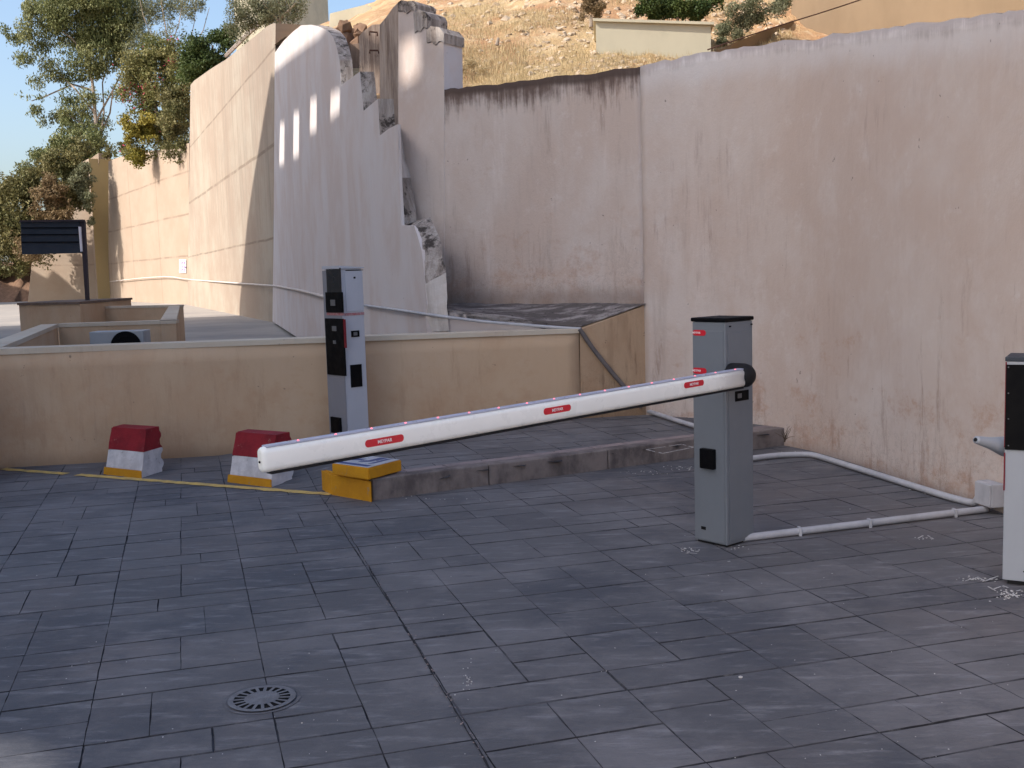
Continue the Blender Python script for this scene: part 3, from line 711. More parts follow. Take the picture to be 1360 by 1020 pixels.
for k in range(70):
    p = D(r.uniform(452, 482), r.uniform(36, 64), r.uniform(17.6, 19)); 
    q = bmesh.ops.create_icosphere(bm, subdivisions=1, radius=r.uniform(.05, .17), matrix=Matrix.Translation(p) @ Matrix.Rotation(r.random()*6, 4, 'X'))
    for v in q['verts']: v.co += Vector((r.uniform(-1, 1), r.uniform(-1, 1), r.uniform(-1, 1)))*.03
rb = bm_link('rubble', bm, M['soil']); rb['kind'] = 'stuff'

# far walls: T1 board marked, T2 panelled with pilaster, T3
g250 = G(250, 404); g362 = G(362, 426); g146 = G(146, 399); g38 = G(36, 399)
PT1 = plane(g250, g362); PT2 = plane(g146, g250)
t1 = face_wall('concrete_wall', [(249, 406), (253, 113), (258, 107), (282, 90), (300, 79), (330, 55), (346, 42), (356, 34), (363, 31), (366, 31), (362, 428)], PT1, 1.6, [M['boards'], M['boards']])
tag(t1, 'towering sunlit board marked concrete wall with a diagonal shadow down its right edge', 'wall')
# slopes of T2 set a little behind T1
t2 = root('panelled_wall', (g250.x, g250.y, 0), 0, 'sunlit peach rendered retaining wall with thin joints and one buttress, overgrown on top', 'wall')
face_wall('wall_face', [(144, 402), (144, 214), (160, 208), (180, 206), (200, 200), (222, 198), (251, 190), (251, 407)], PT2, 1.5, [M['panels'], M['panels']], t2, off=.3)
# pilaster: sticks out, its right flank's yellow glancing-light tone is put into the colour
pp = PL(131, 400, PT2, 0)
M['pil'] = simple('glancing_light_render', (.46, .34, .17), .9, .06, .3, .2, .2)
bm = bmesh.new(); a = PL(131, 403, PT2, -.6); tz = PL(131, 203, PT2, -.6).z; wv = PT2[1] if PT2[1].x > 0 else -PT2[1]
prism(bm, [Vector((a.x, a.y, -.1)), Vector((a.x, a.y, tz)), Vector((a.x, a.y, tz))+wv*.1-wv*3.5, Vector((a.x, a.y, -.1))-wv*3.5], PT2[2]*4.5, 1, 0)
bm_link('buttress_rib', bm, [M['pil'], M['panels']], t2)
pl3 = plane(PL(131, 403, PT2), PL(131, 403, PT2)+Vector((-1, .30, 0))*1)
a_t3, b_t3 = a+Vector((0, .5, 0)), a+Vector((-12, 3.5, 0))
t3 = face_wall('end_wall', [(37, 402), (42, 350), (86, 300), (88, 240), (104, 222), (131, 203), (132, 405)], plane(a+Vector((0, .5, 0)), a+Vector((-12, 3.5, 0))), 1.5, [M['panels'], M['panels']])
tag(t3, 'pale far wall left of the jutting buttress with a jagged shadow, behind the dark sign', 'wall')

# small notice on the far wall
ntc = root('wall_notice', PL(243, 354, PT2, .2), 0, 'small white notice with violet lettering fixed on the far peach wall', 'notice')
def pquad(bm, x0, y0, x1, y1, pl, off, th=.02):
    prism(bm, [PL(x, y, pl, off) for x, y in ((x0, y0), (x1, y0), (x1, y1), (x0, y1))], pl[2]*-th, 0, 0)
bm = bmesh.new(); pquad(bm, 238.5, 344.5, 247.5, 362.5, PT2, .27); bm_link('notice_board', bm, M['print'], ntc)
bm = bmesh.new()
for q in ((241, 347, 246, 348.2), (241, 348, 242.4, 351), (244.4, 348, 246, 351), (241, 352.5, 246.2, 353.6), (241.2, 354.2, 243, 355.4), (244.2, 354.2, 246.8, 356.2), (241, 357, 246.2, 358), (241, 358, 242.2, 360.4), (245, 358, 246.2, 360.4), (242, 360.2, 245.2, 361)):
    pquad(bm, *q, PT2, .24, .02)
bm_link('lettering', bm, M['violet'], ntc)

# ------------------------------------------------------------------ pit walls behind the low wall, box wall with sign
def wall_run(name, pxs, ztop, th, label):
    pts = [G(x, y, ztop) for x, y in pxs]
    rt_ = root(name, (pts[0].x, pts[0].y, 0), 0, label, 'wall')
    bm = bmesh.new(); bc = bmesh.new()
    for a, b in zip(pts, pts[1:]):
        d = (b-a).normalized(); n_ = Vector((-d.y, d.x, 0))
        if n_.dot(a) < 0: n_ = -n_
        for m_, z0, z1, e in ((bm, -.1, ztop-.05, 0.), (bc, ztop-.05, ztop, .012)):
            q = [a-d*e, b+d*e]; prism(m_, [q[0]-n_*e+Vector((0, 0, z0-q[0].z)), q[1]-n_*e+Vector((0, 0, z0-q[1].z)), q[1]-n_*e+Vector((0, 0, z1-q[1].z)), q[0]-n_*e+Vector((0, 0, z1-q[0].z))], n_*(th+2*e), 0, 0)
    for x in (bm, bc):
        uv = x.loops.layers.uv.new('edge')
        for f in x.faces:
            for l in f.loops: l[uv].uv = (1, l.vert.co.z+.6)
    bm_link('wall_body', bm, M['tan_wall'], rt_); bm_link('coping', bc, M['tan_cap'], rt_)
    return rt_
wall_run('pit_wall', [(-60, 486), (0, 461), (76, 430)], .9, .2, 'low tan wall slanting in from the left edge behind the long low wall')
wall_run('pit_wall', [(78, 430), (232, 425)], .9, .2, 'low tan wall directly behind the air conditioner unit')
wall_run('pit_wall', [(233, 425), (238, 406)], .9, .2, 'short low tan wall running back from the right corner of the pit')
wall_run('pit_wall', [(137, 407), (236, 405)], .9, .2, 'farthest low tan wall closing the back of the pit')
pb = root('planter', D(24, 420, 24.5), 0, 'tan box planter with a thin brown rim under the dark sign post', 'planter')
bm = bmesh.new(); a = D(25, 404, 24.5); b = D(106, 403, 23.6); c = D(134, 402, 25.0); zt = a.z
Z = lambda p, z: Vector((p.x, p.y, z))
bot = [Z(a, -.1), Z(b, -.1), Z(c, -.1), Z(c, -.1)+Vector((0, 2, 0)), Z(a, -.1)+Vector((0, 2, 0))]
prism(bm, bot, Vector((0, 0, zt-.02+.1)), 0, 0); uv = bm.loops.layers.uv.new('edge')
for f in bm.faces:
    for l in f.loops: l[uv].uv = (1, l.vert.co.z+.6)
bm_link('planter_body', bm, M['tan_wall'], pb)
bm = bmesh.new(); prism(bm, [Z(p, zt-.02)+Vector(v) for p, v in zip(bot, ((-.03, -.03, 0), (0, -.03, 0), (.03, -.03, 0), (.03, .03, 0), (-.03, .03, 0)))], Vector((0, 0, .05)), 0, 0); bm_link('rim', bm, M['roofline'], pb)
# sign
sd = 25.0; sg = root('notice_board', D(115, 402, sd), 0, 'dark slatted sign board on one leaning brown post above the planter', 'sign')
bm = bmesh.new(); p0 = D(115.5, 402, sd); p1 = D(109, 293, sd)
prism(bm, [Z(p0, zt+.03)+Vector((-.035, 0, 0)), Z(p0, zt+.03)+Vector((.035, 0, 0)), p1+Vector((.05, 0, 0)), p1+Vector((-.05, 0, 0))], Vector((0, .09, 0)), 0, 0); bm_link('post', bm, M['post'], sg)
def dquad(bm, q, dist, th): prism(bm, [D(x, y, dist) for x, y in q], Vector((0, th, 0)), 0, 0)
bm = bmesh.new(); dquad(bm, [(27, 293.5), (105, 293), (108, 336), (29, 338)], sd-.02, .06); pn = bm_link('panel', bm, M['sign'], sg)
bm = bmesh.new()
for y in (302, 311, 321): dquad(bm, [(28, y), (104, y-.3), (104, y+1.0), (28, y+1.2)], sd-.05, .05)
bm_link('slat_edge', bm, M['black'], sg)
bm = bmesh.new(); dquad(bm, [(26, 292.5), (110, 291.5), (110, 294), (26, 295)], sd-.08, .14); bm_link('top_rail', bm, M['post'], sg)
bm = bmesh.new(); dquad(bm, [(104, 301), (106.8, 301), (109, 334), (106.6, 334)], sd-.07, .05); bm_link('white_strip', bm, M['print'], sg)

# air conditioner
ad = 14.6; ac = root('air_conditioner', D(154, 470, ad), 0, 'grey outdoor air conditioner unit with round dark fan half hidden by the low wall', 'air conditioner')
a = D(118, 441, ad); b = D(190, 439.5, ad); zt_ = a.z
bm = bmesh.new(); box(bm, a.x, b.x, ad, ad+.3, .12, zt_, bev=.015); bm_link('casing', bm, M['ac'], ac)
fc = D(168, 460, ad); R_ = 20*ad/F
bm = bmesh.new(); bmesh.ops.create_cone(bm, cap_ends=True, segments=40, radius1=R_, radius2=R_, depth=.01, matrix=Matrix.Translation((fc.x, ad-.006, fc.z)) @ Matrix.Rotation(math.pi/2, 4, 'X')); bm_link('fan_opening', bm, M['pit'], ac)
bm = bmesh.new()
for k in range(10):
    an = k*math.pi/5; d_ = Vector((math.cos(an), 0, math.sin(an))); tube(bm, [Vector((fc.x, ad-.02, fc.z))+d_*.02, Vector((fc.x, ad-.02, fc.z))+d_*R_], .003, 5)
for rr in (.4, .7, 1): tube(bm, [Vector((fc.x, ad-.022, fc.z))+Vector((math.cos(t), 0, math.sin(t)))*R_*rr for t in [2*math.pi*i/32 for i in range(33)]], .004, 5, False)
bm_link('fan_guard', bm, M['black'], ac)
for k_ in (-1, 1):
    bm = bmesh.new(); xx = (a.x+b.x)/2+k_*.26; box(bm, xx-.03, xx+.03, ad+.02, ad+.28, -.05, .119); bm_link('foot', bm, M['black'], ac)

# ------------------------------------------------------------------ pipes, cable, junction box
def pipe(name, pts, r, m, label, cat='pipe', clips=(), smooth=True, it=2):
    o = root(name, pts[0], 0, label, cat); bm = bmesh.new(); tube(bm, smooth_path(pts, it=it), r, 10); bm_link('conduit' if cat == 'pipe' else 'line', bm, m, o, True)
    for c in clips:
        bm = bmesh.new(); box(bm, c.x-.008, c.x+.008, c.y-r*1.25, c.y+r*1.15, c.z-r-.004, c.z+r+.003, bev=.002); bm_link('clip', bm, m, o)
    return o
up = lambda p, z: Vector((p.x, p.y, p.z+z))
def lp(a, b, t): return a.lerp(b, t)
q0, q1 = up(G(986, 720), .022), up(G(1310, 681), .022)
pipe('floor_pipe', [q0, lp(q0, q1, .3), lp(q0, q1, .65), q1], .02, M['pipe'], 'grey conduit crossing the ground from the barrier cabinet to the junction box', clips=[lp(q0, q1, t) for t in (.22, .5, .86)])
wl = [G(985, 615), G(1030, 609), G(1066, 607.5), G(1082, 608.5), G(1180, 640), G(1255, 664), G(1275, 667), G(1290, 662)]
wl = [up(p, .025) for p in wl]; w_end = D(1303, 650, 6.45)
j0 = G(1296, 678); j1 = G(1327, 689); jd = Vector((j1.x-j0.x, j1.y-j0.y, 0)).normalized(); jm = Matrix.Translation((j0.x, j0.y, 0)) @ Matrix.Rotation(math.atan2(jd.y, jd.x), 4, 'Z')
pipe('wall_pipe', wl[:-2]+[jm @ Vector((-.13, .03, .022)), jm @ Vector((-.06, .035, .03)), jm @ Vector((-.03, .04, .08)), jm @ Vector((.01, .04, .115))], .021, M['pipe'], 'grey conduit hugging the foot of the tall wall and bending up into the junction box')
bp = [PL(770, 437, PA, -.03), PL(785, 460, PA, -.03), PL(812, 494, PA, -.03), PL(840, 526, PA, -.03), PL(852, 541, PA, -.04)]
pipe('leaning_pipe', bp, .02, M['pipe_dark'], 'dark conduit slanting down the tan end face behind the boom')
pp_ = [G(850, 543, KH+.03), G(870, 549, KH+.03), G(919, 565, KH+.03), G(960, 575, KH+.03)]
pipe('foot_pipe', pp_, .019, M['pipe'], 'pale conduit at the foot of the wall between tan end face and barrier cabinet')
def onB(x, y): return PL(x, y, PB, -.03)
sp = [onB(365, 380), onB(400, 386), onB(433, 396), onB(485, 406)] + [onB(530, 412), onB(566, 418)]
lf = fl-nn*.03; rf_ = fr-nn*.03
ledge_pl = plane(lf, rf_)
sp2 = [PL(x, y, ledge_pl, -.02) for x, y in ((600, 422), (640, 427), (700, 432), (755, 436), (772, 437))]
pipe('ledge_pipe', [onB(484, 405.5), onB(530, 412), onB(563, 417)]+sp2, .014, M['pipe'], 'thin grey conduit along the white wall just above the low tan wall')
pipe('wall_cable', [PL(146, 374, PT2, .1), PL(190, 369, PT2, .1), PL(225, 367, PT2, .1), PL(248, 371, PT2, .1), PL(300, 375, PT1, -.1), PL(358, 379, PT1, -.1), onB(368, 380), onB(400, 386), onB(437, 396)], .028, M['cable'], 'thin pale cable sagging along the far walls', 'cable', it=1)
jb = root('junction_box', G(1312, 676), 0, 'small pale grey junction box at the foot of the tall wall beside the right terminal', 'junction box')
j0 = G(1296, 678); j1 = G(1327, 689)
jd = Vector((j1.x-j0.x, j1.y-j0.y, 0)).normalized(); jm = Matrix.Translation((j0.x, j0.y, 0)) @ Matrix.Rotation(math.atan2(jd.y, jd.x), 4, 'Z')
bm = bmesh.new(); box(bm, 0, .15, 0, .08, .045, .18, jm, .006); bm_link('box_body', bm, M['pipe'], jb)
bm = bmesh.new(); box(bm, .004, .146, -.012, -.001, .049, .176, jm, .004); bm_link('lid', bm, M['pipe'], jb)

# overhead wire
pipe('overhead_wire', [D(1160, -6, 13), D(1100, 14, 12.4), D(1035, 34, 11.8), D(975, 54, 11.2), D(940, 66, 10.8)], .007, M['rust'], 'thin reddish wire sloping over the top of the tall wall', 'wire', it=1)

# ------------------------------------------------------------------ barrier gate
BA = math.atan2(.65, .76)                                     # direction of the boom side
cb0 = G(966, 728); bg_ = root('barrier_gate', (cb0.x, cb0.y, 0), BA, 'blue grey parking barrier cabinet with its long white boom lowered across the road', 'barrier')
BM = ROOTS[bg_.name]; ax = Vector((math.cos(BA), math.sin(BA), 0)); ay = Vector((-math.sin(BA), math.cos(BA), 0))
front = (cb0, ax, ay); 
def facept(o3, rz, face, x, y):
    """local (s, z) on the boom side ('r': y=0) or the road side ('l': x=0)"""
    a_ = Vector((math.cos(rz), math.sin(rz), 0)); b_ = Vector((-math.sin(rz), math.cos(rz), 0)); n_ = b_ if face == 'r' else a_
    r = ray(x, y); t = (o3-EYE).dot(n_)/r.dot(n_); p = EYE+r*t; q = p-o3
    return (q.dot(a_) if face == 'r' else q.dot(b_)), p.z
def fbox(parent, rz, o3, face, x0, y0, x1, y1, th, m, name, bev=.002, sub_=None, sink=.0):
    xm, ym = (x0+x1)/2, (y0+y1)/2
    s0, _ = facept(o3, rz, face, x0, ym); s1, _ = facept(o3, rz, face, x1, ym); _, z1 = facept(o3, rz, face, xm, y0); _, z0 = facept(o3, rz, face, xm, y1)
    bm = bmesh.new(); mx = Matrix.Translation(Vector((o3.x, o3.y, 0))) @ Matrix.Rotation(rz, 4, 'Z')
    s0, s1 = min(s0, s1), max(s0, s1)
    if face == 'r': box(bm, s0, s1, -th, -.0005+sink, z0, z1, mx, bev)
    else: box(bm, -th, -.0005+sink, s0, s1, z0, z1, mx, bev)
    return bm_link(name, bm, m, parent)
wa = facept(cb0, BA, 'r', 1000.3, 570)[0]; wb = facept(cb0, BA, 'l', 921, 570)[0]; zt = facept(cb0, BA, 'r', 966, 428)[1]
bm = bmesh.new(); box(bm, 0, wa, 0, wb, .012, zt, BM, .006, 2); bm_link('housing', bm, M['cabinet'], bg_)
bm = bmesh.new(); box(bm, .012, wa-.012, .012, wb-.012, -.01, .0118, BM); bm_link('base_plate', bm, M['rubber'], bg_)
bm = bmesh.new(); box(bm, -.007, wa+.007, -.007, wb+.007, zt+.001, zt+.022, BM, .008, 3)
bm_link('lid', bm, M['black'], bg_)
bm = bmesh.new(); box(bm, .02, wa-.02, -.0035, -.0005, .03, zt-.055, BM, .002); bm_link('service_door', bm, M['cabinet'], bg_)
bm = bmesh.new(); box(bm, -.003, -.0005, .012, wb-.012, .02, zt-.045, BM, .002); bm_link('side_panel', bm, M['cabinet'], bg_)
O = cb0
fbox(bg_, BA, O, 'r', 975.5, 518.5, 993, 532, .008, M['black'], 'lock_plate', .002)
fbox(bg_, BA, O, 'r', 978, 522.5, 983, 528.5, .011, M['grey_print'], 'lock', .001)
fbox(bg_, BA, O, 'l', 933.5, 595.5, 951.5, 622, .03, M['black'], 'sensor_cover', .006)
fbox(bg_, BA, O, 'l', 932, 699, 938, 703, .006, M['pit'], 'key_slot', .001)
for (x, y) in ((969, 433.5), (997.5, 430.5)): fbox(bg_, BA, O, 'r', x-.9, y-.9, x+.9, y+.9, .006, M['black'], 'screw', 0)
def text_mesh(s, size):
    cu_ = bpy.data.curves.new('t', 'FONT'); cu_.body = s; cu_.size = size; cu_.align_x = 'CENTER'; cu_.align_y = 'CENTER'; cu_.extrude = .0004; cu_.offset = size*.012
    ob = bpy.data.objects.new('t', cu_); C.objects.link(ob); dg = bpy.context.evaluated_depsgraph_get(); dg.update()
    me = bpy.data.meshes.new_from_object(ob.evaluated_get(dg)); bpy.data.objects.remove(ob); return me
def stadium(w_, h_, r_=None, n=10):
    r_ = r_ or h_/2; out = []
    for cx, cy, a0 in ((w_/2-r_, h_/2-r_, 0), (-w_/2+r_, h_/2-r_, 90), (-w_/2+r_, -h_/2+r_, 180), (w_/2-r_, -h_/2+r_, 270)):
        for i in range(n+1): a = math.radians(a0+90*i/n); out.append((cx+r_*math.cos(a), cy+r_*math.sin(a)))
    return out
def sticker(parent, mx, w_, h_, txt, ts, name='red_label', r_=None, th=.0012, tx=0):
    """mx: local x along the writing, y up, z out of the surface"""
    bm = bmesh.new(); prism(bm, [Vector((x, y, 0)) for x, y in stadium(w_, h_, r_)], Vector((0, 0, th)), 0, 0); bm.transform(mx)
    st_ = bm_link(name, bm, M['label'], parent)
    if txt:
        me = text_mesh(txt, ts); me.transform(mx @ Matrix.Translation((tx, -ts*.02, th+.0006)))
        mw = ROOTS[parent.name]; me.transform(mw.inverted()); me.materials.clear(); me.materials.append(M['print'])
        t = bpy.data.objects.new('lettering', me); C.objects.link(t); t.parent = st_
    return st_
def basis(o_, x_, y_, z_): return Matrix(((x_.x, y_.x, z_.x, o_.x), (x_.y, y_.y, z_.y, o_.y), (x_.z, y_.z, z_.z, o_.z), (0, 0, 0, 1)))
UZ = Vector((0, 0, 1))
for (x0, x1, y0, y1) in ((919.3, 938, 438.5, 446), (919.3, 939, 489, 497)):
    s0, z0 = facept(O, BA, 'l', x1, (y0+y1)/2); s1, _ = facept(O, BA, 'l', x0, (y0+y1)/2); hh = (y1-y0)*5.7/F
    wdt = s1-s0-.008; pc = O+ay*(s0+wdt/2)+UZ*z0-ax*.0034
    sticker(bg_, basis(pc, -ay, UZ, -ax), wdt, hh, 'MEYPAR', hh*.5, tx=-wdt*.22)

# hub and boom
hs, hzc = facept(O, BA, 'r', 970.5, 497.5)
hub = O+ax*(hs)+UZ*hzc
bm = bmesh.new(); prof = [(.045, .0), (.060, .004), (.062, .05), (.062, .085), (.056, .110), (.042, .128), (.02, .138), (.001, .140)]
rings = []
for rr, dd_ in prof: rings.append([bm.verts.new(hub-ay*dd_+(ax*math.cos(t)+UZ*math.sin(t))*rr*(1.05 if False else 1)) for t in [2*math.pi*i/32 for i in range(32)]])
for A_, B_ in zip(rings, rings[1:]):
    for k in range(32): bm.faces.new((A_[k], A_[(k+1) % 32], B_[(k+1) % 32], B_[k]))
bm.faces.new(rings[0][::-1])
bm_link('boom_hub', bm, M['rubber'], bg_, True)
bc = hub-ay*.095
# far end: same upright plane as the boom side, at the tip seen in the photo
plb = (Vector((bc.x, bc.y, 0)), Vector((ax.x, ax.y, 0)), Vector((ay.x, ay.y, 0)))
bs = PL(984, 502.0, plb); be = PL(345, 611.5, plb)
bd = (be-bs).normalized(); BL = (be-bs).length; bn = -Vector((ay.x, ay.y, 0)); bup = bn.cross(bd).normalized()
if bup.z < 0: bup = -bup
hw, hh = .026, .046
print('BOOM', tuple(bs), tuple(be), BL)
def ring(s, k=1., kk=1.):
    out = []
    for x, y in stadium(hw*2*kk, hh*2*k, min(hw*.95*kk, .024), 5): out.append(bs+bd*s+bn*x+bup*y)
    return out
bm = bmesh.new(); R2 = [ring(0)]+[ring(BL*i/12) for i in range(1, 12)]+[ring(BL-.022), ring(BL-.010, .97, .93), ring(BL-.003, .88, .75), ring(BL, .72, .5)]
R3 = [[bm.verts.new(p) for p in q] for q in R2]
for A_, B_ in zip(R3, R3[1:]):
    for k in range(len(A_)): bm.faces.new((A_[k], A_[(k+1) % len(A_)], B_[(k+1) % len(A_)], B_[k]))
bm.faces.new(R3[0][::-1]); bm.faces.new(R3[-1])
boom = bm_link('boom', bm, M['boom'], bg_, False); 
for p in boom.data.polygons: p.use_smooth = len(p.vertices) == 4
sub(boom, BM)
def boomstrip(name, x0, x1, y0, y1, s0, s1, m):
    bm = bmesh.new(); mx = basis(bs, bn, bup, bd); box(bm, x0, x1, y0, y1, s0, s1, mx, .003); return bm_link(name, bm, m, boom)
boomstrip('light_strip', -.019, .019, hh-.004, hh+.0035, .0, BL-.02, M['alu'])
boomstrip('rubber_edge', -.016, .019, -hh-.007, -hh+.004, .0, BL-.03, M['rubber'])
s = .06
while s < BL-.02:
    q = bs+bd*s+bup*(hh+.0035)+bn*.012; bm = bmesh.new(); bmesh.ops.create_icosphere(bm, subdivisions=2, radius=.0045, matrix=Matrix.Translation(q)); s += .155
    bm_link('indicator_light', bm, M['led'], boom)
bm = bmesh.new(); q = be-bd*.004-bup*.006; bmesh.ops.create_icosphere(bm, subdivisions=2, radius=.005, matrix=Matrix.Translation(q+bd*.004)); bm_link('end_screw', bm, M['pit'], boom)
# labels on the boom face, each at the place seen in the photo
for (xa, ya, xb, yb, hpx, tpx) in ((485, 590.5, 536, 580.5, 11.5, .62), (722, 547, 758, 541, 9, .6), (908.5, 512, 934.5, 508, 8, .6)):
    fp = (plb[0]+bn*hw, plb[1], plb[2]); a = PL(xa, ya, fp); b = PL(xb, yb, fp); c = (a+b)/2; wdt = (b-a).length
    hgt = .0285
    sb = c-bs; cc = bs+bd*sb.dot(bd)+bup*sb.dot(bup)+bn*(hw+.0002)
    sticker(boom, basis(cc, -bd, bup, bn), wdt, hgt, 'MEYPAR', hgt*.62, r_=hgt*.46)

# ------------------------------------------------------------------ left ticket terminal
tz0 = hz(*G(461, 606)[:2]); t0 = G(462.5, 604, .02); TA = BA+.0
tt = root('ticket_terminal', (t0.x, t0.y, 0), TA, 'tall slim grey ticket terminal with stacked black screens standing before the low tan wall', 'ticket machine', 'parking ticket terminals')
TM = ROOTS[tt.name]; O = Vector((t0.x, t0.y, 0))
wa = facept(O, TA, 'r', 486, 470)[0]; wb = facept(O, TA, 'l', 435.5, 470)[0]; zt = facept(O, TA, 'r', 456.5, 357)[1]
bm = bmesh.new(); vs = box(bm, 0, wa, 0, wb, tz0*0-.02, zt, TM)
bmesh.ops.bevel(bm, geom=bm.edges[:], offset=.006, segments=2, affect='EDGES'); bm_link('housing', bm, M['terminal'], tt)
bm = bmesh.new(); prism(bm, [TM @ Vector(p) for p in ((-.012, -.012, zt+.001), (wa+.012, -.012, zt+.001), (wa+.012, -.012, zt+.008), (-.012, -.012, zt+.026))], ay*(wb+.024), 0, 0); bm_link('lid', bm, M['terminal'], tt)
fb = lambda *a_, **k_: fbox(tt, TA, O, *a_, **k_)
fb('l', 434, 359, 457.4, 600, .004, M['terminal_dark'], 'side_cover', .001)
fb('l', 435.3, 356, 453.5, 392, .012, M['glass'], 'screen', .002)
fb('l', 434.5, 388, 456.5, 415, .016, M['black'], 'ticket_slot_panel', .004)
fb('l', 441.5, 398, 447.5, 406, .02, M['grey_print'], 'ticket_slot', .001)
fb('l', 434.6, 423, 458.8, 498, .012, M['black'], 'reader_panel', .002)
fb('l', 443, 433, 448.5, 439.5, .016, M['grey_print'], 'intercom_button', .001)
fb('l', 444.5, 452, 448, 456.5, .016, M['grey_print'], 'speaker', .001)
fb('l', 442, 554, 454.5, 575, .022, M['black'], 'sensor_cover', .004)
fb('r', 458.5, 360, 482, 413.5, .005, M['terminal'], 'upper_door', .002)
fb('r', 458.7, 358.3, 482, 359.4, .004, M['black'], 'door_gap', 0)
fb('r', 469, 367.5, 471.6, 370, .007, M['black'], 'key_lock', 0)
fb('r', 457.5, 415.3, 483.6, 418.8, .003, M['faded_label'], 'red_band', 0)
fb('l', 434.8, 415.3, 457.3, 418.8, .006, M['faded_label'], 'red_band', 0)
fb('r', 466.2, 439, 477, 447.5, .006, M['black'], 'lock_plate', .001)
fb('r', 469, 441, 474, 445.5, .008, M['grey_print'], 'lock', 0)
fb('r', 465.5, 484, 480.5, 514, .006, M['black'], 'printer_hatch', .001)
fb('l', 456.8, 424, 460.2, 462, .010, M['dark_label'], 'corner_label', .002)

# ------------------------------------------------------------------ right ticket terminal, cut by the frame
k0 = G(1331, 776, .0); KA = math.atan2(-.5, .86)
kt = root('ticket_terminal', (k0.x, k0.y, 0), KA, 'pale grey terminal with black panel and red edge strips at the right edge', 'ticket machine', 'parking ticket terminals')
KM_ = ROOTS[kt.name]; O = Vector((k0.x, k0.y, 0)); kz = facept(O, KA, 'r', 1331, 480)[1]
bm = bmesh.new(); box(bm, 0, .36, 0, .22, .022, kz, KM_, .004, 2); bm_link('housing', bm, M['kiosk'], kt)
bm = bmesh.new(); box(bm, .02, .34, .02, .20, -.01, .0215, KM_); bm_link('base_plate', bm, M['rubber'], kt)
bm = bmesh.new(); box(bm, -.004, .364, -.004, .224, kz+.001, kz+.020, KM_, .003, 2); bm_link('lid', bm, M['sign'], kt)
s0, zt_ = facept(O, KA, 'r', 1336.6, 484); _, zb_ = facept(O, KA, 'r', 1340, 597)
bm = bmesh.new(); box(bm, s0, .33, -.008, -.0005, zb_, zt_, KM_, .002); bm_link('black_panel', bm, M['black'], kt)
for y in (487.5, 522, 556, 591.5):
    s_, z_ = facept(O, KA, 'r', 1339.6, y); bm = bmesh.new(); bmesh.ops.create_icosphere(bm, subdivisions=2, radius=.0032, matrix=Matrix.Translation(KM_ @ Vector((s_, -.009, z_)))); bm_link('screw', bm, M['grey_print'], kt)
for ya, yb in ((480.5, 594), (601, 651)):
    _, z1 = facept(O, KA, 'r', 1333, ya); _, z0 = facept(O, KA, 'r', 1333, yb); s1 = facept(O, KA, 'r', 1335.4, 600)[0]
    bm = bmesh.new(); box(bm, -.002, s1, -.006, -.0005, z0, z1, KM_, .001); e = bm_link('red_strip', bm, M['dark_label'], kt)
for y in (514, 534, 556, 625):
    _, z_ = facept(O, KA, 'r', 1333, y); bm = bmesh.new(); box(bm, .001, s1-.003, -.0075, -.0062, z_-.012, z_+.012, KM_); bm_link('strip_lettering', bm, M['grey_print'], kt)
# round camera arm
p0 = KM_ @ Vector((.0, .06, 0)); _, za = facept(O, KA, 'r', 1331, 600)
a = D(1334, 593, p0.y+.02); b = D(1296, 584, p0.y-.06)
bm = bmesh.new(); tube(bm, [a+Vector((.05, .02, 0)), a, a.lerp(b, .5), a.lerp(b, .96), b], [.052, .046, .027, .0175, .016], 20); arm = bm_link('camera_arm', bm, M['kiosk'], kt, True); sub(arm, KM_)
bm = bmesh.new(); d_ = (b-a).normalized(); bmesh.ops.create_cone(bm, cap_ends=True, segments=20, radius1=.009, radius2=.009, depth=.003, matrix=Matrix.Translation(b+d_*.0016) @ d_.to_track_quat('Z', 'Y').to_matrix().to_4x4()); bm_link('lens', bm, M['glass'], arm)
bm = bmesh.new()
for k in range(3):
    s_, z_ = facept(O, KA, 'r', 1359+k*2, 760+k*3); box(bm, s_, s_+.02, -.002, -.0005, z_, z_+.006, KM_)
bm_link('plate_lettering', bm, M['black'], kt)

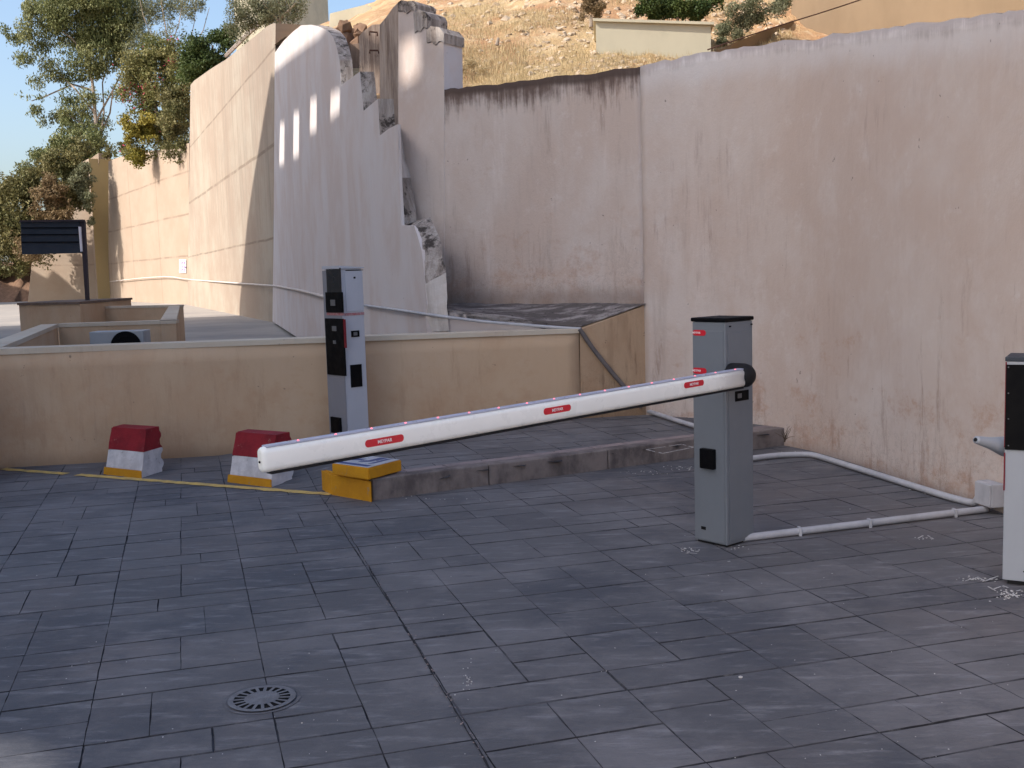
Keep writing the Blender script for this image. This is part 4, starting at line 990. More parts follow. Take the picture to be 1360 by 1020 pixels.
# ------------------------------------------------------------------ red and white concrete blocks
def conc_block(bl_, br_, sb_, label, hgt):
    """bl_, br_, sb_: foot of the face turned to the road and far corner of the right side"""
    U = br_-bl_; W = sb_-br_; d = U.normalized(); n_ = W.normalized()
    o = root('concrete_block', (bl_.x, bl_.y, 0), 0, label, 'concrete block', 'red and white concrete blocks before the low wall')
    def pt(u, v, z):
        t = z/hgt; return bl_+U*(u+(.5-u)*.05*t)+W*(v+(1-v)*.36*t)+UZ*z
    def body(z0, z1):
        bm = bmesh.new(); nz = 26; prof = []
        for i in range(nz+1):
            z = z0+(z1-z0)*i/nz; ph = (z/hgt*3.2) % 1.0
            sc = .0 if ph < .18 else math.sin((ph-.18)/.82*math.pi)**.6          # key joint cast in the far side
            row = []
            for k in range(5): row.append(pt(k/4, 0, z))
            row += [pt(1, .45, z), pt(1, .9, z)]
            row += [pt(1, 1, z)-n_*(.05*(1-sc)), pt(0, 1, z)-n_*(.05*(1-sc))]
            q = [bm.verts.new(p+Vector((noise.noise(p*9), noise.noise(p*9+Vector((5, 5, 5))), 0))*.006) for p in row]; prof.append(q)
        K = len(prof[0])
        for A_, B_ in zip(prof, prof[1:]):
            for k in range(K): bm.faces.new((A_[k], A_[(k+1) % K], B_[(k+1) % K], B_[k]))
        bm.faces.new(prof[0][::-1]); bm.faces.new(prof[-1])
        es = [e for e in bm.edges if all(abs(v.co.z-z1) < .001 for v in e.verts)]
        bmesh.ops.bevel(bm, geom=es, offset=.008, segments=2, affect='EDGES'); return bm
    bm_link('white_base', body(0, hgt*.53), M['white_paint'], o); bm_link('red_top', body(hgt*.53+.0005, hgt), M['red_paint'], o)
    bm = bmesh.new(); nf = Vector((d.y, -d.x, 0))
    prism(bm, [bl_-d*.008+UZ*-.01, br_+d*.012+UZ*-.01, br_+d*.006+W*.03+UZ*.055, bl_-d*.004+W*.03+UZ*.055], nf*.012, 0, 0)
    bmesh.ops.bevel(bm, geom=bm.edges[:], offset=.004, segments=2, affect='EDGES')
    bm_link('yellow_foot', bm, M['yellow'], o)
conc_block(G(139.5, 629.5), G(187.5, 635), G(218, 625), 'left red and white concrete block with a yellow foot standing alone on the yellow line', .352)
conc_block(G(304, 640), G(360, 647), G(391, 637), 'red and white concrete block half hidden behind the tip of the boom', .355)

# ------------------------------------------------------------------ drain grate
dc = G(348, 929); dg_ = root('drain_grate', (dc.x, dc.y, 0), HP, 'round cast iron drain grate with a ring of radial slots set in the paving', 'drain')
DR = abs(G(389, 929).x-G(308, 929).x)/2
def disc(bm, r0, r1, z, a0=0, a1=2*math.pi, n=48, c=dc):
    for i in range(n):
        t0_, t1_ = a0+(a1-a0)*i/n, a0+(a1-a0)*(i+1)/n
        P_ = lambda r, t: bm.verts.new((c.x+r*math.cos(t), c.y+r*math.sin(t), z))
        if r0 > 0: bm.faces.new((P_(r0, t0_), P_(r1, t0_), P_(r1, t1_), P_(r0, t1_)))
        else: bm.faces.new((bm.verts.new((c.x, c.y, z)), P_(r1, t0_), P_(r1, t1_)))
bm = bmesh.new(); disc(bm, 0, DR*1.02, .0035); bm_link('drain_pit', bm, M['pit'], dg_)
bm = bmesh.new(); disc(bm, 0, DR*.56, .007)
NS = 19
for k in range(NS):
    a0 = 2*math.pi*k/NS; t = .155; 
    P_ = lambda r, a_: bm.verts.new((dc.x+r*math.cos(a_), dc.y+r*math.sin(a_), .007)); bm.faces.new((P_(DR*.55, a0-t*.6), P_(DR*.93, a0-t*.36), P_(DR*.93, a0+t*.36), P_(DR*.55, a0+t*.6)))
disc(bm, DR*.90, DR*1.08, .006); bmesh.ops.remove_doubles(bm, verts=bm.verts, dist=.0002)
bm_link('grate', bm, M['steel'], dg_)
bm = bmesh.new(); disc(bm, DR*1.12, DR*1.24, .0022, n=48)
bmesh.ops.remove_doubles(bm, verts=bm.verts, dist=.0002)
bm_link('mortar_collar', bm, M['paving'], dg_)

# ------------------------------------------------------------------ crumbs, paint splashes, chalked rectangle
r = random.Random(9); bm = bmesh.new()
def crumb(p, s):
    q = bmesh.ops.create_icosphere(bm, subdivisions=1, radius=s, matrix=Matrix.Translation(p) @ Matrix.Diagonal((1, 1, .5, 1)))
    for v in q['verts']: v.co += Vector((r.uniform(-1, 1), r.uniform(-1, 1), r.uniform(-1, 1)))*s*.3
for (x, y, sx, sy, n, s, z) in ((915, 732, 18, 6, 26, .004, 0), (978, 728, 14, 5, 10, .004, 0), (1338, 790, 18, 8, 60, .005, 0), (1300, 770, 26, 4, 40, .004, 0), (1228, 715, 12, 2, 16, .004, 0), (900, 622, 24, 4, 24, .006, 0), (968, 746, 2, 1, 2, .007, 0), (983, 900, 3, 1, 2, .008, 0), (1128, 676, 2, 1, 2, .005, 0), (860, 628, 30, 3, 20, .005, 0),
                             (1060, 602, 20, 3, 30, .006, 0), (1240, 650, 40, 4, 30, .005, 0), (590, 662, 60, 3, 14, .004, 0), (620, 905, 10, 40, 26, .003, 0), (60, 612, 50, 5, 40, .006, 0)):
    for _ in range(n): p = G(r.gauss(x, sx/2), r.gauss(y, sy/2), z); crumb(p+UZ*.002, s*r.uniform(.4, 1.2))
for _ in range(110): p = G(r.uniform(0, 1360), r.uniform(700, 1010)); crumb(p+UZ*.001, r.uniform(.0012, .003))
o = bm_link('plaster_crumbs', bm, M['grit']); o['kind'] = 'stuff'
# chalk outline on the paver course
bm = bmesh.new()
def streak(P_, Q_, wd_, z_, mm=None):
    d = (Q_-P_); d.z = 0; L = d.length; d.normalize(); n_ = Vector((-d.y, d.x, 0)); k = max(2, int(L/.015))
    for i in range(k):
        if noise.noise(Vector((P_.x*9+i*.3, P_.y*9, 1))) < -.25: continue
        a = P_+d*(L*i/k); b = P_+d*(L*(i+1)/k); w_ = wd_*(.6+.5*abs(noise.noise(Vector((i*.7, P_.x, 4)))))
        f = [bm.verts.new((q.x, q.y, z_)) for q in (a-n_*w_, b-n_*w_, b+n_*w_, a+n_*w_)]; bm.faces.new(f)
zc = KH+.008
for a, b in (((858, 597), (905, 590)), ((905, 590), (921, 594)), ((921, 594), (880, 602)), ((880, 602), (858, 597))): streak(G(*a, zc), G(*b, zc), .006, zc)
struct(bm_link('chalk_outline', bm, M['grit']))
bm = bmesh.new()
for a, b in (((1282, 772), (1300, 768)), ((1300, 768), (1308, 773)), ((1308, 773), (1326, 766)), ((1318, 784), (1332, 779)), ((1332, 779), (1350, 786)), ((1350, 786), (1362, 783)), ((1312, 780), (1325, 787)), ((1219, 716), (1226, 712)), ((1232, 712), (1240, 717)), ((905, 731), (918, 728)), ((912, 735), (926, 736)), ((1345, 789), (1352, 795))): streak(G(*a), G(*b), .006, .004)
struct(bm_link('chalk_marks', bm, M['grit']))

# worn expansion joint running towards the viewer, with crumbs in it
bm = bmesh.new(); ja, jb_ = G(441, 672), G(668, 1050); L = (jb_-ja).length; d = (jb_-ja).normalized(); n_ = Vector((-d.y, d.x, 0)); k = int(L/.02); pv = None
for i in range(k+1):
    p = ja+d*(i*.02); wd_ = (.0012+.0035*max(0, noise.noise(Vector((i*.09, 3, 3)))+.15)+.002*noise.noise(Vector((i*.7, 1, 1))))*(1+.5*i/k); off = noise.noise(Vector((i*.15, 7, 7)))*.004
    a = bm.verts.new((p.x+n_.x*(off-wd_), p.y+n_.y*(off-wd_), .0024)); b = bm.verts.new((p.x+n_.x*(off+wd_), p.y+n_.y*(off+wd_), .0024))
    if pv: bm.faces.new((pv[0], a, b, pv[1]))
    pv = (a, b)
M['crack'] = simple('open_joint', (.04, .04, .045), .95, .2, 9, 0, .1)
struct(bm_link('expansion_joint', bm, M['crack']))
bm = bmesh.new()
for _ in range(90):
    t = r.random()**.5; p = ja.lerp(jb_, t)+n_*r.gauss(0, .008); crumb(Vector((p.x, p.y, .004)), r.uniform(.0015, .004))
o = bm_link('joint_crumbs', bm, M['kerb_top']); o['kind'] = 'stuff'

# dead weeds at the wall foot
def weeds(name, base, n, h, seed, label):
    r = random.Random(seed); bm = bmesh.new()
    for _ in range(n):
        a = base+Vector((r.uniform(-.002, .002), r.uniform(-.002, .002), 0)); d = Vector((r.uniform(-.5, .5), r.uniform(-.3, .2), 1)).normalized()
        pts_ = [a]; 
        for k in range(4): d = (d+Vector((r.uniform(-.5, .5), r.uniform(-.3, .3), r.uniform(-.5, .1)))).normalized(); pts_.append(pts_[-1]+d*h/4*r.uniform(.5, 1.2))
        tube(bm, pts_, [.003, .0025, .002, .0015, .001], 4)
    bmesh.ops.create_icosphere(bm, subdivisions=1, radius=.008, matrix=Matrix.Translation(base)); o = bm_link(name, bm, M['weed']); tag(o, label, 'weed')
weeds('dead_weed', G(1042, 586, .10), 9, .14, 3, 'dry dead weed growing where the kerb meets the tall wall')
weeds('dead_weed', up(G(1300, 652, .0), .05)+Vector((0, .05, .05)), 10, .1, 5, 'tiny dry weed above the junction box on the tall wall')

# ------------------------------------------------------------------ hillside behind the walls
HL = [(4.2, 1, 2.2, .10), (3.1, 6.0, 2.3, .10), (2.4, 8.6, 2.3, .08), (1.5, 10.2, 2.5, .08), (.3, 11.5, 3.0, .17), (-.9, 12.4, 3.2, .24), (-1.7, 14.2, 3.6, .26), (-3.1, 19, 5.2, .30), (-5.0, 26, 7.0, .34), (-7.4, 36, 8.8, .40), (-11, 44, 10, .42), (-18.6, 66.5, 7.5, .10), (-30.5, 89, 7.5, .03), (-46, 96, 2, .02), (-80, 104, 3, 0)]
NRM = [(1, .0), (1, .15), (.9, .4), (.72, .68), (.62, .78), (.75, .66), (.93, .37), (.96, .26), (.96, .26), (.95, .3), (.9, .43), (.88, .46), (.7, .7), (.4, .9), (.2, 1)]
HA = np.array([h[:2] for h in HL]); HD = HA[1:]-HA[:-1]; HV = np.array([h[2:] for h in HL])
def hill_height(x, y):
    p = np.array((x, y)); t = np.clip(((p-HA[:-1])*HD).sum(1)/(HD**2).sum(1), 0, 1); d_ = np.linalg.norm(HA[:-1]+HD*t[:, None]-p, axis=1)
    v = HV[:-1]+(HV[1:]-HV[:-1])*t[:, None]; kk = np.arange(len(t))+t; far = np.clip(1-(kk-9)/2, 0, 1)
    z = v[:, 0]+v[:, 1]*np.maximum(0, d_-.5)+.34*far*np.maximum(0, d_-13); z = np.minimum(z, v[:, 0]+4+20*far); w_ = 1/(d_+.3)**6
    return float((z*w_).sum()/w_.sum()), float(d_.min())
bm = bmesh.new(); rows = []
for i in range(300):
    az = math.radians(-37+i*(110/299.)); dr = np.array((math.sin(az), math.cos(az))); t0 = None
    for k in range(len(HD)):
        a, d_ = HA[k], HD[k]; den = dr[0]*(-d_[1])+dr[1]*d_[0]
        if abs(den) < 1e-9: continue
        t = (a[0]*(-d_[1])+a[1]*d_[0])/den; u = (dr[0]*a[1]-dr[1]*a[0])/den
        if -1e-6 <= u <= 1.000001 and t > 0: t0 = max(t0 or 0, t)
    if t0 is None: continue
    row = []
    for j in range(150):
        t = t0+.4+(j/149)**1.9*75; x, y = dr[0]*t, dr[1]*t; z, q = hill_height(x, y)
        z += noise.noise(Vector((x*.35, y*.35, 0)))*min(.35, q*.05) + noise.noise(Vector((x*1.7, y*1.7, 4)))*min(.16, q*.025) + noise.noise(Vector((x*4.1, y*4.1, 9)))*min(.08, q*.02)
        row.append(bm.verts.new((x, y, z)))
    rows.append(row)
for A_, B_ in zip(rows, rows[1:]):
    for j in range(149): bm.faces.new((A_[j], B_[j], B_[j+1], A_[j+1]))
hillo = struct(bm_link('hillside', bm, M['hill'], smooth=True))
bpy.context.view_layer.update()
from mathutils.bvhtree import BVHTree
bvh = BVHTree.FromObject(hillo, bpy.context.evaluated_depsgraph_get())
def hill_hit(x, y):
    q = bvh.ray_cast(EYE, ray(x, y).normalized()); return q[0]
def hill_z(x, y):
    q = bvh.ray_cast(Vector((x, y, 200)), Vector((0, 0, -1))); return q[0].z if q[0] else None
# dry grass
rng = random.Random(21); V, Fc, tn = [], [], []
def blade(p, h, wd_, lean):
    b0 = len(V); a = rng.random()*6.28; dx, dy = math.cos(a)*wd_, math.sin(a)*wd_; lx, ly = rng.uniform(-lean, lean)*h, rng.uniform(-lean, lean)*h
    V.extend([(p.x-dx, p.y-dy, p.z-.03), (p.x+dx, p.y+dy, p.z-.03), (p.x+lx, p.y+ly, p.z+h)]); Fc.append((b0, b0+1, b0+2)); tn.append((rng.random(), rng.random(), 0))
cnt = 0
for _ in range(22000):
    x, y = rng.uniform(575, 1050), rng.uniform(-6, 118)
    p = hill_hit(x, y)
    if not p: continue
    dens = noise.noise(Vector((p.x*.8, p.y*.8, 2)))
    if dens < .08 and not y > 66+rng.gauss(0, 12): continue
    sc = p.y/F
    for _ in range(4): blade(p+Vector((rng.gauss(0, .08), rng.gauss(0, .08), 0)), rng.uniform(2, 6)*sc, .3*sc, .6)
for _ in range(2500):
    x, y = rng.uniform(590, 700), rng.uniform(60, 112); p = hill_hit(x, y)
    if p: 
        sc = p.y/F; blade(p, rng.uniform(5, 12)*sc, .4*sc, .4)
g_ = mesh_faces('dry_grass', V, Fc, M['grass'], tone=tn); g_['kind'] = 'stuff'
M['rock'] = simple('pale_rock', (.50, .41, .31), .95, .2, 4, .8, .1, alt=(.36, .27, .19))
bm = bmesh.new()
for _ in range(1100):
    x, y = rng.uniform(560, 1040), rng.uniform(-5, 100)
    if x < 700 and rng.random() < .6: continue
    p = hill_hit(x, y)
    if not p: continue
    s_ = rng.uniform(1.0, 4.5)*p.y/F*(1.5 if rng.random() < .12 else 1)
    q = bmesh.ops.create_icosphere(bm, subdivisions=1, radius=s_, matrix=Matrix.Translation(p) @ Matrix.Rotation(rng.random()*6, 4, 'Z') @ Matrix.Diagonal((1.3, 1, .7, 1)))
    for v in q['verts']: v.co += Vector((rng.uniform(-1, 1), rng.uniform(-1, 1), rng.uniform(-1, 1)))*s_*.28
rk = bm_link('loose_rocks', bm, M['rock']); rk['kind'] = 'stuff'

# cream hut and ochre house over the wall, far pale structures
hd = 15.6
hut = root('hut', D(868, 90, hd), 0, 'small cream flat roofed hut beyond the wall on the dry slope', 'hut')
a = D(791, 29, hd); b = D(944, 36, hd+.3); bm = bmesh.new(); zb = 3.2
c_ = D(790, 40, hd); left_back = a+Vector((.0, 2.0, 0))
prism(bm, [Z(a, zb), Z(b, zb), Z(b, b.z+.02), Z(a, a.z)], Vector((.15, 1.5, 0)), 0, 0); bm_link('hut_wall', bm, M['cream'], hut)
bm = bmesh.new(); prism(bm, [Z(a, a.z+.003)+Vector((-.04, -.05, 0)), Z(b, b.z+.023)+Vector((.04, -.05, 0)), Z(b, b.z+.06)+Vector((.04, -.05, 0)), Z(a, a.z+.04)+Vector((-.04, -.05, 0))], Vector((.15, 1.6, 0)), 0, 0); bm_link('roof_edge', bm, M['cream'], hut)
hh_ = root('ochre_house', D(1200, 40, 17), 0, 'ochre rendered house wall rising behind the tall wall at the top right', 'house')
a = D(1051, 60, 18.5); b = D(1420, 60, 13.5); bm = bmesh.new(); prism(bm, [Z(a, 2.6), Z(b, 2.6), Z(b, 9), Z(a, 9)], Vector((2.5, 3, 0)), 0, 0); bm_link('house_wall', bm, M['tan_house'], hh_)
bm = bmesh.new(); dv = (b-a).normalized(); prism(bm, [Z(a, 9.001), Z(b, 9.001), Z(b, 9.15), Z(a, 9.15)], Vector((2.5, 3, 0)), 0, 0); bm_link('roof_edge', bm, M['roofline'], hh_)
rw = root('ramp_wall', D(1000, 60, 16), 0, 'low brown wall sloping up to the corner of the ochre house', 'wall')
bm = bmesh.new(); pts_ = [D(x, y, d) for x, y, d in ((940, 100, 15.0), (940, 73, 15.0), (975, 57, 15.6), (1010, 43, 16.5), (1053, 27, 18.2), (1053, 100, 18.2))]; prism(bm, pts_, Vector((.1, .25, 0)), 0, 0); bm_link('wall_face', bm, M['tan_house'], rw)
pw = root('terrace_wall', D(500, 20, 40), 0, 'pale concrete terrace wall high on the slope above the stepped wall', 'wall')
bm = bmesh.new(); prism(bm, [D(x, y, 34) for x, y in ((436, 60), (438, 18), (486, 6), (512, 20), (610, 16), (640, -20), (470, -20), (440, -2), (440, 8), (436, 12))][:5]+[D(610, 60, 34)], Vector((.2, .5, 0)), 0, 0); bm_link('wall_face', bm, M['cream'], pw)
fh = root('far_house', D(330, 0, 80), 0, 'ochre block of a far house half hidden by the olive tree at the top', 'house')
bm = bmesh.new(); a = D(312, 30, 80); b = D(352, 30, 80); prism(bm, [Z(a, 6), Z(b, 6), Z(b, 34), Z(a, 34)], Vector((3, 10, 0)), 0, 0); bm_link('house_wall', bm, M['cream'], fh)
bm = bmesh.new(); prism(bm, [Z(a, 34), Z(b, 34), Z(b, 34.6), Z(a, 34.6)], Vector((3, 10, 0)), 0, 0); bm_link('roof_edge', bm, M['roofline'], fh)
# rough top of the boarded wall: thin sloping wire rail
bm = bmesh.new(); tube(bm, [PL(x, y, PT1, 3) for x, y in ((300, 74), (330, 44), (352, 24))], .12, 5); rl = bm_link('sloping_rail', bm, M['weathered']); tag(rl, 'thin grey rail rising over the top of the boarded concrete wall', 'rail')

# ------------------------------------------------------------------ trees and shrubs
def tree(name, label, trunk, limbs, clumps, n, size, m, cat='tree', dist=95, hang=.4, seed=1, flat=.5, group=None, thick=.5, bark=True, tr=3.0):
    base = D(*trunk[0], dist); o = root(name, base, 0, label, cat, group)
    if bark:
        bm = bmesh.new(); P_ = [D(x, y, dist) for x, y in trunk]; k = len(P_); tube(bm, smooth_path(P_, it=1), [max(.3, tr*(1-.75*i/(2*k)))*dist/F for i in range(2*k)], 7)
        for lb in limbs:
            L_ = [D(x, y, dist+random.Random(i*7+int(x)).uniform(-1, 1)*dist*.012*i) for i, (x, y) in enumerate(lb)]; kk = len(L_); tube(bm, L_, [max(.18, tr*.5*(1-.8*i/kk))*dist/F for i in range(kk)], 5)
        bm_link('trunk', bm, M['bark'], o)
    leaves('crown', px_clumps([(a_, b_, c_*1.3) for a_, b_, c_ in clumps], dist, thick, seed), int(n*2.3), size*1.15*dist/F, m, o, seed, flat, hang=hang)
    return o
def ell(cx, cy, rx, ry, n, r0, r1, seed):
    q = random.Random(seed); out = []
    for _ in range(n):
        a, t = q.random()*6.283, q.random()**.5; out.append((cx+rx*t*math.cos(a), cy+ry*t*math.sin(a), q.uniform(r0, r1)))
    return out
tree('eucalyptus_tree', 'tall airy eucalyptus with drooping grey green leaves against the sky at far left',
     [(128, 215), (128, 170), (124, 120), (118, 70), (112, 20)], [[(126, 150), (100, 118), (72, 92), (48, 72)], [(124, 120), (96, 112), (60, 128), (42, 134)], [(128, 160), (150, 120), (165, 90), (176, 66)], [(120, 80), (95, 50), (62, 30)], [(126, 180), (110, 165), (85, 150)], [(132, 190), (138, 150), (136, 110), (150, 60)], [(112, 30), (130, 5), (150, -10)], [(128, 190), (146, 150), (150, 120)]],
     [(60, 15, 20), (85, 8, 26), (120, 5, 28), (155, 12, 26), (40, 40, 16), (22, 48, 12), (75, 40, 20), (105, 42, 24), (140, 38, 26), (170, 45, 20), (55, 62, 12), (32, 78, 12), (60, 88, 14), (95, 75, 18), (125, 78, 20), (155, 75, 18), (78, 105, 14), (48, 108, 10), (105, 108, 16), (30, 128, 8), (58, 125, 10), (48, 148, 9), (60, 162, 8), (90, 130, 14), (110, 150, 14), (95, 170, 14), (85, 188, 14), (105, 195, 14), (145, 120, 10), (118, 128, 12), (185, 20, 16), (130, -15, 30), (90, -20, 30), (175, -15, 22), (42, 10, 10), (10, 40, 8), (72, 155, 8)]+ell(115, 25, 70, 45, 16, 12, 18, 1)+ell(150, 80, 38, 50, 10, 9, 14, 2)+ell(105, 175, 34, 32, 10, 8, 13, 5),
     40000, 3.4, M['euc'], hang=1.3, seed=4, flat=.4)
tree('thin_tree', 'thin bare stemmed tree with sparse brownish twigs rising right of the eucalyptus',
     [(232, 130), (228, 90), (222, 50), (214, 0)], [[(232, 120), (250, 70), (258, 30), (262, -10)], [(228, 100), (205, 60), (190, 20), (184, -10)], [(224, 70), (238, 30), (244, -10)], [(216, 120), (206, 80), (200, 40)], [(252, 70), (270, 40), (278, 10)]],
     [(200, 15, 16), (225, 8, 18), (250, 10, 14), (190, 45, 15), (215, 38, 14), (262, 20, 9), (240, 40, 9), (178, 70, 12), (200, 72, 14), (222, 70, 12), (252, 55, 8), (268, 5, 8)],
     5200, 2.6, M['olive'], dist=92, seed=6, flat=.4, tr=1.6)
tree('bougainvillea_bush', 'bougainvillea with reddish pink flowers spilling over the peach wall', [(212, 190), (208, 150), (205, 110)], [[(210, 150), (190, 110)], [(210, 140), (228, 100)]],
     [(190, 92, 20), (212, 85, 20), (232, 88, 18), (182, 118, 16), (205, 115, 18), (240, 110, 15), (200, 62, 14), (178, 98, 10)]+ell(212, 110, 46, 54, 30, 12, 17, 3)+ell(245, 130, 20, 56, 14, 10, 14, 33)+ell(172, 130, 12, 40, 6, 9, 12, 34)+ell(200, 190, 34, 22, 10, 8, 11, 51)+ell(222, 165, 26, 40, 12, 9, 13, 4)+[(215, 145, 15), (212, 172, 13), (198, 138, 12), (245, 70, 14), (226, 60, 12)], 24000, 2.8, M['bougain'], 'bush', 70, .3, 8, .6)
tree('yellow_green_bush', 'yellow green creeper hanging over the peach wall below the bougainvillea', [(186, 212), (184, 180), (182, 160)], [],
     [(180, 160, 12), (188, 178, 14), (178, 188, 9), (184, 200, 9), (196, 160, 10), (172, 170, 7), (190, 214, 6)]+ell(184, 182, 17, 32, 12, 8, 11, 5), 5200, 2.6, M['yellowbush'], 'bush', 69, .3, 9, .7, bark=False)
tree('hanging_creeper', 'olive creeper hanging down against the left edge of the boarded wall', [(236, 215), (236, 180), (236, 140)], [],
     [(235, 130, 16), (240, 155, 14), (232, 175, 12), (240, 195, 10), (225, 200, 9), (246, 120, 12), (238, 212, 6), (222, 130, 12)]+ell(236, 165, 16, 48, 14, 9, 13, 6), 8000, 2.6, M['bush'], 'creeper', 64, .8, 10, .6, bark=False)
tree('dark_bush', 'dark green bush behind the sloping top of the boarded wall', [(285, 110), (284, 80), (282, 60)], [],
     [(262, 60, 16), (285, 55, 14), (298, 48, 10), (270, 82, 15), (255, 95, 14), (290, 72, 10), (250, 75, 12), (306, 40, 8)]+ell(272, 72, 30, 26, 12, 9, 14, 7)+ell(250, 96, 14, 16, 6, 8, 11, 62)+ell(300, 46, 14, 14, 5, 7, 10, 8), 9000, 2.6, M['dark'], 'bush', 66, .2, 12, .7)
tree('olive_tree', 'grey green olive tree at the top edge above the whitewashed wall', [(372, 60), (372, 30), (370, 0)], [[(372, 30), (350, 5)], [(372, 25), (392, 5)]],
     [(318, 18, 12), (335, 30, 9), (312, 4, 10), (330, 8, 12), (350, 10, 16), (372, 12, 17), (392, 14, 13), (340, -10, 16), (375, -10, 16), (398, 4, 10), (322, 22, 7), (352, 26, 8)]+ell(345, 18, 36, 20, 12, 8, 12, 9)+ell(385, 14, 22, 14, 6, 8, 11, 10)+ell(322, 44, 20, 18, 8, 8, 11, 41), 8500, 2.4, M['olive'], 'tree', 46, .3, 13, .45)
r = random.Random(31)
cl = []
for i in range(170):
    x = r.uniform(-60, 108); top = 226-max(0, x)*.40
    cl.append((x, r.uniform(top+10, 345 if x < 60 else 330-(x-60)*1.5), r.uniform(10, 16)))
cl += ell(15, 352, 34, 14, 14, 7, 10, 61)
tree('scrub_bank', 'big mass of olive brown scrub on the bank at the far left behind the sign', [(50, 380), (50, 330)], [], cl, 46000, 3.2, M['bush'], 'bushes', 81, .3, 14, .6, bark=False, thick=.35)
tree('bank_scrub', 'greener scrub rising to the left foot of the eucalyptus', [(100, 260), (100, 240)], [], ell(96, 205, 38, 26, 26, 9, 13, 11)+ell(64, 222, 34, 18, 14, 8, 12, 52)+ell(118, 185, 20, 16, 8, 8, 11, 12)+ell(142, 200, 14, 8, 5, 6, 8, 13), 9000, 3, M['euc'], 'bushes', 88, .3, 15, .6, bark=False)
tree('bank_bush', 'dry brown bush hanging down beside the pale end wall', [(84, 300), (84, 280)], [], ell(66, 275, 24, 44, 22, 8, 12, 14)+ell(40, 320, 22, 22, 12, 8, 11, 15), 8000, 2.8, M['brown'], 'bushes', 79, .6, 19, .6, bark=False)
tree('trailing_plant', 'small leafy plant trailing down the far wall above the dark sign', [(112, 230), (112, 260)], [], [(104, 232, 8), (112, 245, 8), (118, 262, 7), (120, 278, 5), (108, 258, 7), (122, 290, 3), (98, 244, 6), (112, 222, 7)]+ell(108, 242, 14, 26, 10, 6, 9, 21)+ell(120, 280, 6, 16, 4, 4, 6, 22), 3600, 2.6, M['olive'], 'plant', 80, 1, 16, .6, bark=False)
tree('wall_top_grass', 'straggly dry growth along the top of the peach wall', [(150, 205), (150, 195)], [], [(150, 200, 7), (162, 196, 7), (142, 207, 5), (172, 202, 6), (205, 196, 6), (220, 192, 6)], 1600, 2.6, M['bush'], 'plant', 84, .3, 17, .5, bark=False)
hc = []
for (x, y, r_) in ((862, 6, 12), (885, 10, 13), (908, 8, 12), (930, 10, 11), (948, 4, 10), (870, 20, 8), (900, 22, 8), (925, 20, 8), (850, 14, 6)): hc.append((x, y, r_))
tree('green_shrub', 'bright green shrub above the roof of the cream hut', [(900, 40), (900, 20)], [], hc, 6500, 3.0, M['dark'], 'shrub', 17.4, .1, 18, .7)
tree('dry_shrub', 'dry olive shrub between the hut and the ochre house', [(985, 60), (985, 40)], [], [(960, 40, 9), (975, 34, 10), (992, 28, 11), (1010, 22, 11), (1030, 14, 11), (1040, 4, 9), (1000, 8, 11), (975, 14, 10), (958, 56, 6), (980, 46, 7)], 7000, 2.4, M['olive'], 'shrub', 16.6, .1, 19, .5)
tree('dry_shrub', 'small dry brown shrub on the slope left of the hut', [(785, 36), (785, 20)], [], [(782, 8, 9), (790, 18, 8), (778, 22, 7), (786, -4, 9), (798, 8, 6)], 2600, 2.2, M['brown'], 'shrub', 17.6, .1, 20, .5)
tree('dry_shrub', 'pale thorny shrub on the slope directly above the stained wall top', [(660, 60), (662, 50)], [], [(625, 84, 7), (612, 92, 7), (640, 92, 6), (604, 74, 6)], 1500, 2.2, M['grass'], 'shrub', 15.4, .0, 22, .25)
# soil bank under the scrub
bm = bmesh.new(); g = {}
for i in range(25):
    for j in range(9):
        x = -90+i*9; y = 402-j*18; dd_ = 93+j*2.2; p = D(x, y+noise.noise(Vector((i*.4, j*.4, 1)))*4, dd_+noise.noise(Vector((i*.5, j*.5, 7)))*2.5); g[i, j] = bm.verts.new(p)
for i in range(24):
    for j in range(3):
        if -90+i*9 < 40 - 0*(j): bm.faces.new((g[i, j], g[i+1, j], g[i+1, j+1], g[i, j+1]))
bmesh.ops.delete(bm, geom=[v for v in bm.verts if not v.link_faces], context='VERTS')
struct(bm_link('soil_bank', bm, M['soil'], smooth=True))

# ------------------------------------------------------------------ added stand-in for an unseen building, outline and openings cut to throw the shade
FC = 10.0; uax = Vector((sunh.y, -sunh.x, 0)); 
if uax.y < 0: uax = -uax
TE = math.tan(SUN_EL)
def shade(P): L = FC-P.x*sunh.x-P.y*sunh.y; return (P.dot(uax), P.z+L*TE)
def shp(pl, lst): return [shade(PL(x, y, pl)) for x, y in lst]
dtop = shade(Vector((2.95, 5.6, zl_+.3)));  cl_ = shade(Vector((cL.x, cL.y, zC1+.45)))
prof = [(1.5, -1), (1.5, dtop[1]+.3)]
print('DTOP', dtop)
prof += [(2.6, dtop[1]+.4), dtop]+sorted(shade(Vector((p[0], p[1], p[3]+.35))) for p in P2 if 6.2 < p[1] < 9.7)[::3]+[shade(Vector((C0.x, C0.y, zC0+.45))), cl_]
prof = [p for k, p in enumerate(prof) if k < 2 or p[0] > max(q[0] for q in prof[:k])+.01]
prof += shp(PC, [(572, 26), (533, -8)])+[shade(D(533, -4, 13.2)), shade(D(480, 44, 15.2))]
prof += shp(PB, [(425, 50), (395, 72), (366, 95)])
prof += shp(PT1, [(360, 100), (345, 190), (335, 250), (328, 300), (318, 410)])
u_, z_ = prof[-1]; prof += [(u_+.6, z_-3), (u_+.8, -1)]
print('PROFILE', [(round(a, 1), round(b, 1)) for a, b in prof])
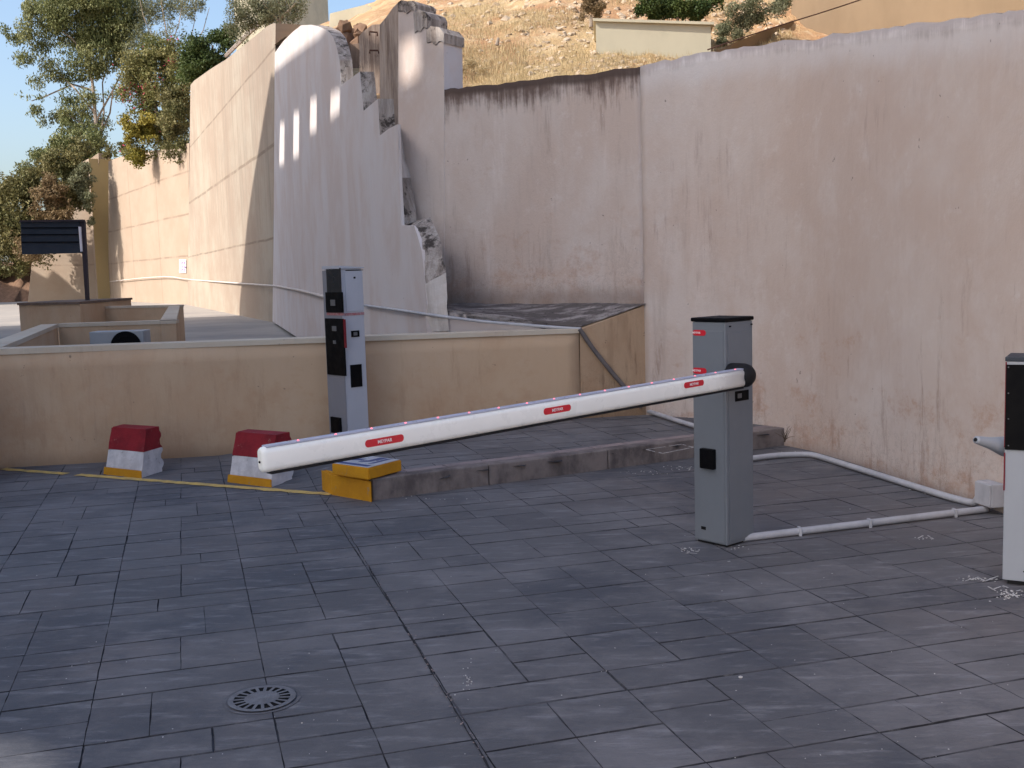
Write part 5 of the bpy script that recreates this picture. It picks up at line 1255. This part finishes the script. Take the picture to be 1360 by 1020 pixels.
holes = [shp(PB, q) for q in ([(372, 162), (378, 161), (377.5, 219), (370.5, 221)], [(390, 148), (397.5, 146), (397, 209), (389, 212)], [(412, 130), (421, 127), (420.5, 176), (411, 179)], [(439, 122), (452, 116), (451, 152), (438, 161)])]
holes.append(shp(PC, [(531.5, 60), (538, 50), (555, 44), (557, 99), (549, 110), (534, 119)]))
q = [shade(D(x, y, 15.2)) for x, y in ((491, 96), (506, 84), (506, 136), (491, 143))]; cq = sum(a for a, b in q)/4; holes.append([(cq+.12, q[0][1]), (cq-.12, q[1][1]), (cq-.12, q[2][1]), (cq+.12, q[3][1])])
holes.append([shade(p) for p in (G(-150, 972), G(20, 976), G(60, 986), G(85, 1004), G(92, 1040), G(60, 1100), G(-150, 1100))])
cu2 = bpy.data.curves.new('shade', 'CURVE'); cu2.dimensions = '2D'; cu2.fill_mode = 'BOTH'; cu2.extrude = .06
for lst in [prof]+holes:
    sp_ = cu2.splines.new('POLY'); sp_.points.add(len(lst)-1); sp_.use_cyclic_u = True
    for i, (a, b) in enumerate(lst): sp_.points[i].co = (a, b, 0, 1)
ob = bpy.data.objects.new('t', cu2); C.objects.link(ob); dgx = bpy.context.evaluated_depsgraph_get(); dgx.update(); me = bpy.data.meshes.new_from_object(ob.evaluated_get(dgx)); bpy.data.objects.remove(ob)
me.transform(basis(sunh*FC, uax, UZ, uax.cross(UZ)))
me.materials.clear(); fo = link('shade_building_front', me, M['shade_front']); tag(fo, 'thin unseen building front added outside the frame, cut with openings to shade the entrance', 'building')
# second added unseen front, its jagged outline cut to shade the end wall's foot
pe = plane(a_t3, b_t3)
q = shp(pe, [(34, 356), (62, 372), (70, 361), (90, 377), (114, 402)])
cu3 = bpy.data.curves.new('shade2', 'CURVE'); cu3.dimensions = '2D'; cu3.fill_mode = 'BOTH'; cu3.extrude = .2
lst = [(q[0][0]+20, -1), (q[0][0]+20, q[0][1]-3)]+q+[(q[-1][0]-.5, -1)]
sp_ = cu3.splines.new('POLY'); sp_.points.add(len(lst)-1); sp_.use_cyclic_u = True
for i, (a, b) in enumerate(lst): sp_.points[i].co = (a, b, 0, 1)
ob = bpy.data.objects.new('t', cu3); C.objects.link(ob); dgx = bpy.context.evaluated_depsgraph_get(); dgx.update(); me = bpy.data.meshes.new_from_object(ob.evaluated_get(dgx)); bpy.data.objects.remove(ob)
me.transform(basis(sunh*FC, uax, UZ, uax.cross(UZ))); me.materials.clear(); f2 = link('shade_gable_front', me, M['shade_front']); tag(f2, 'low unseen gabled front added beyond the left edge to shade the end wall', 'building')
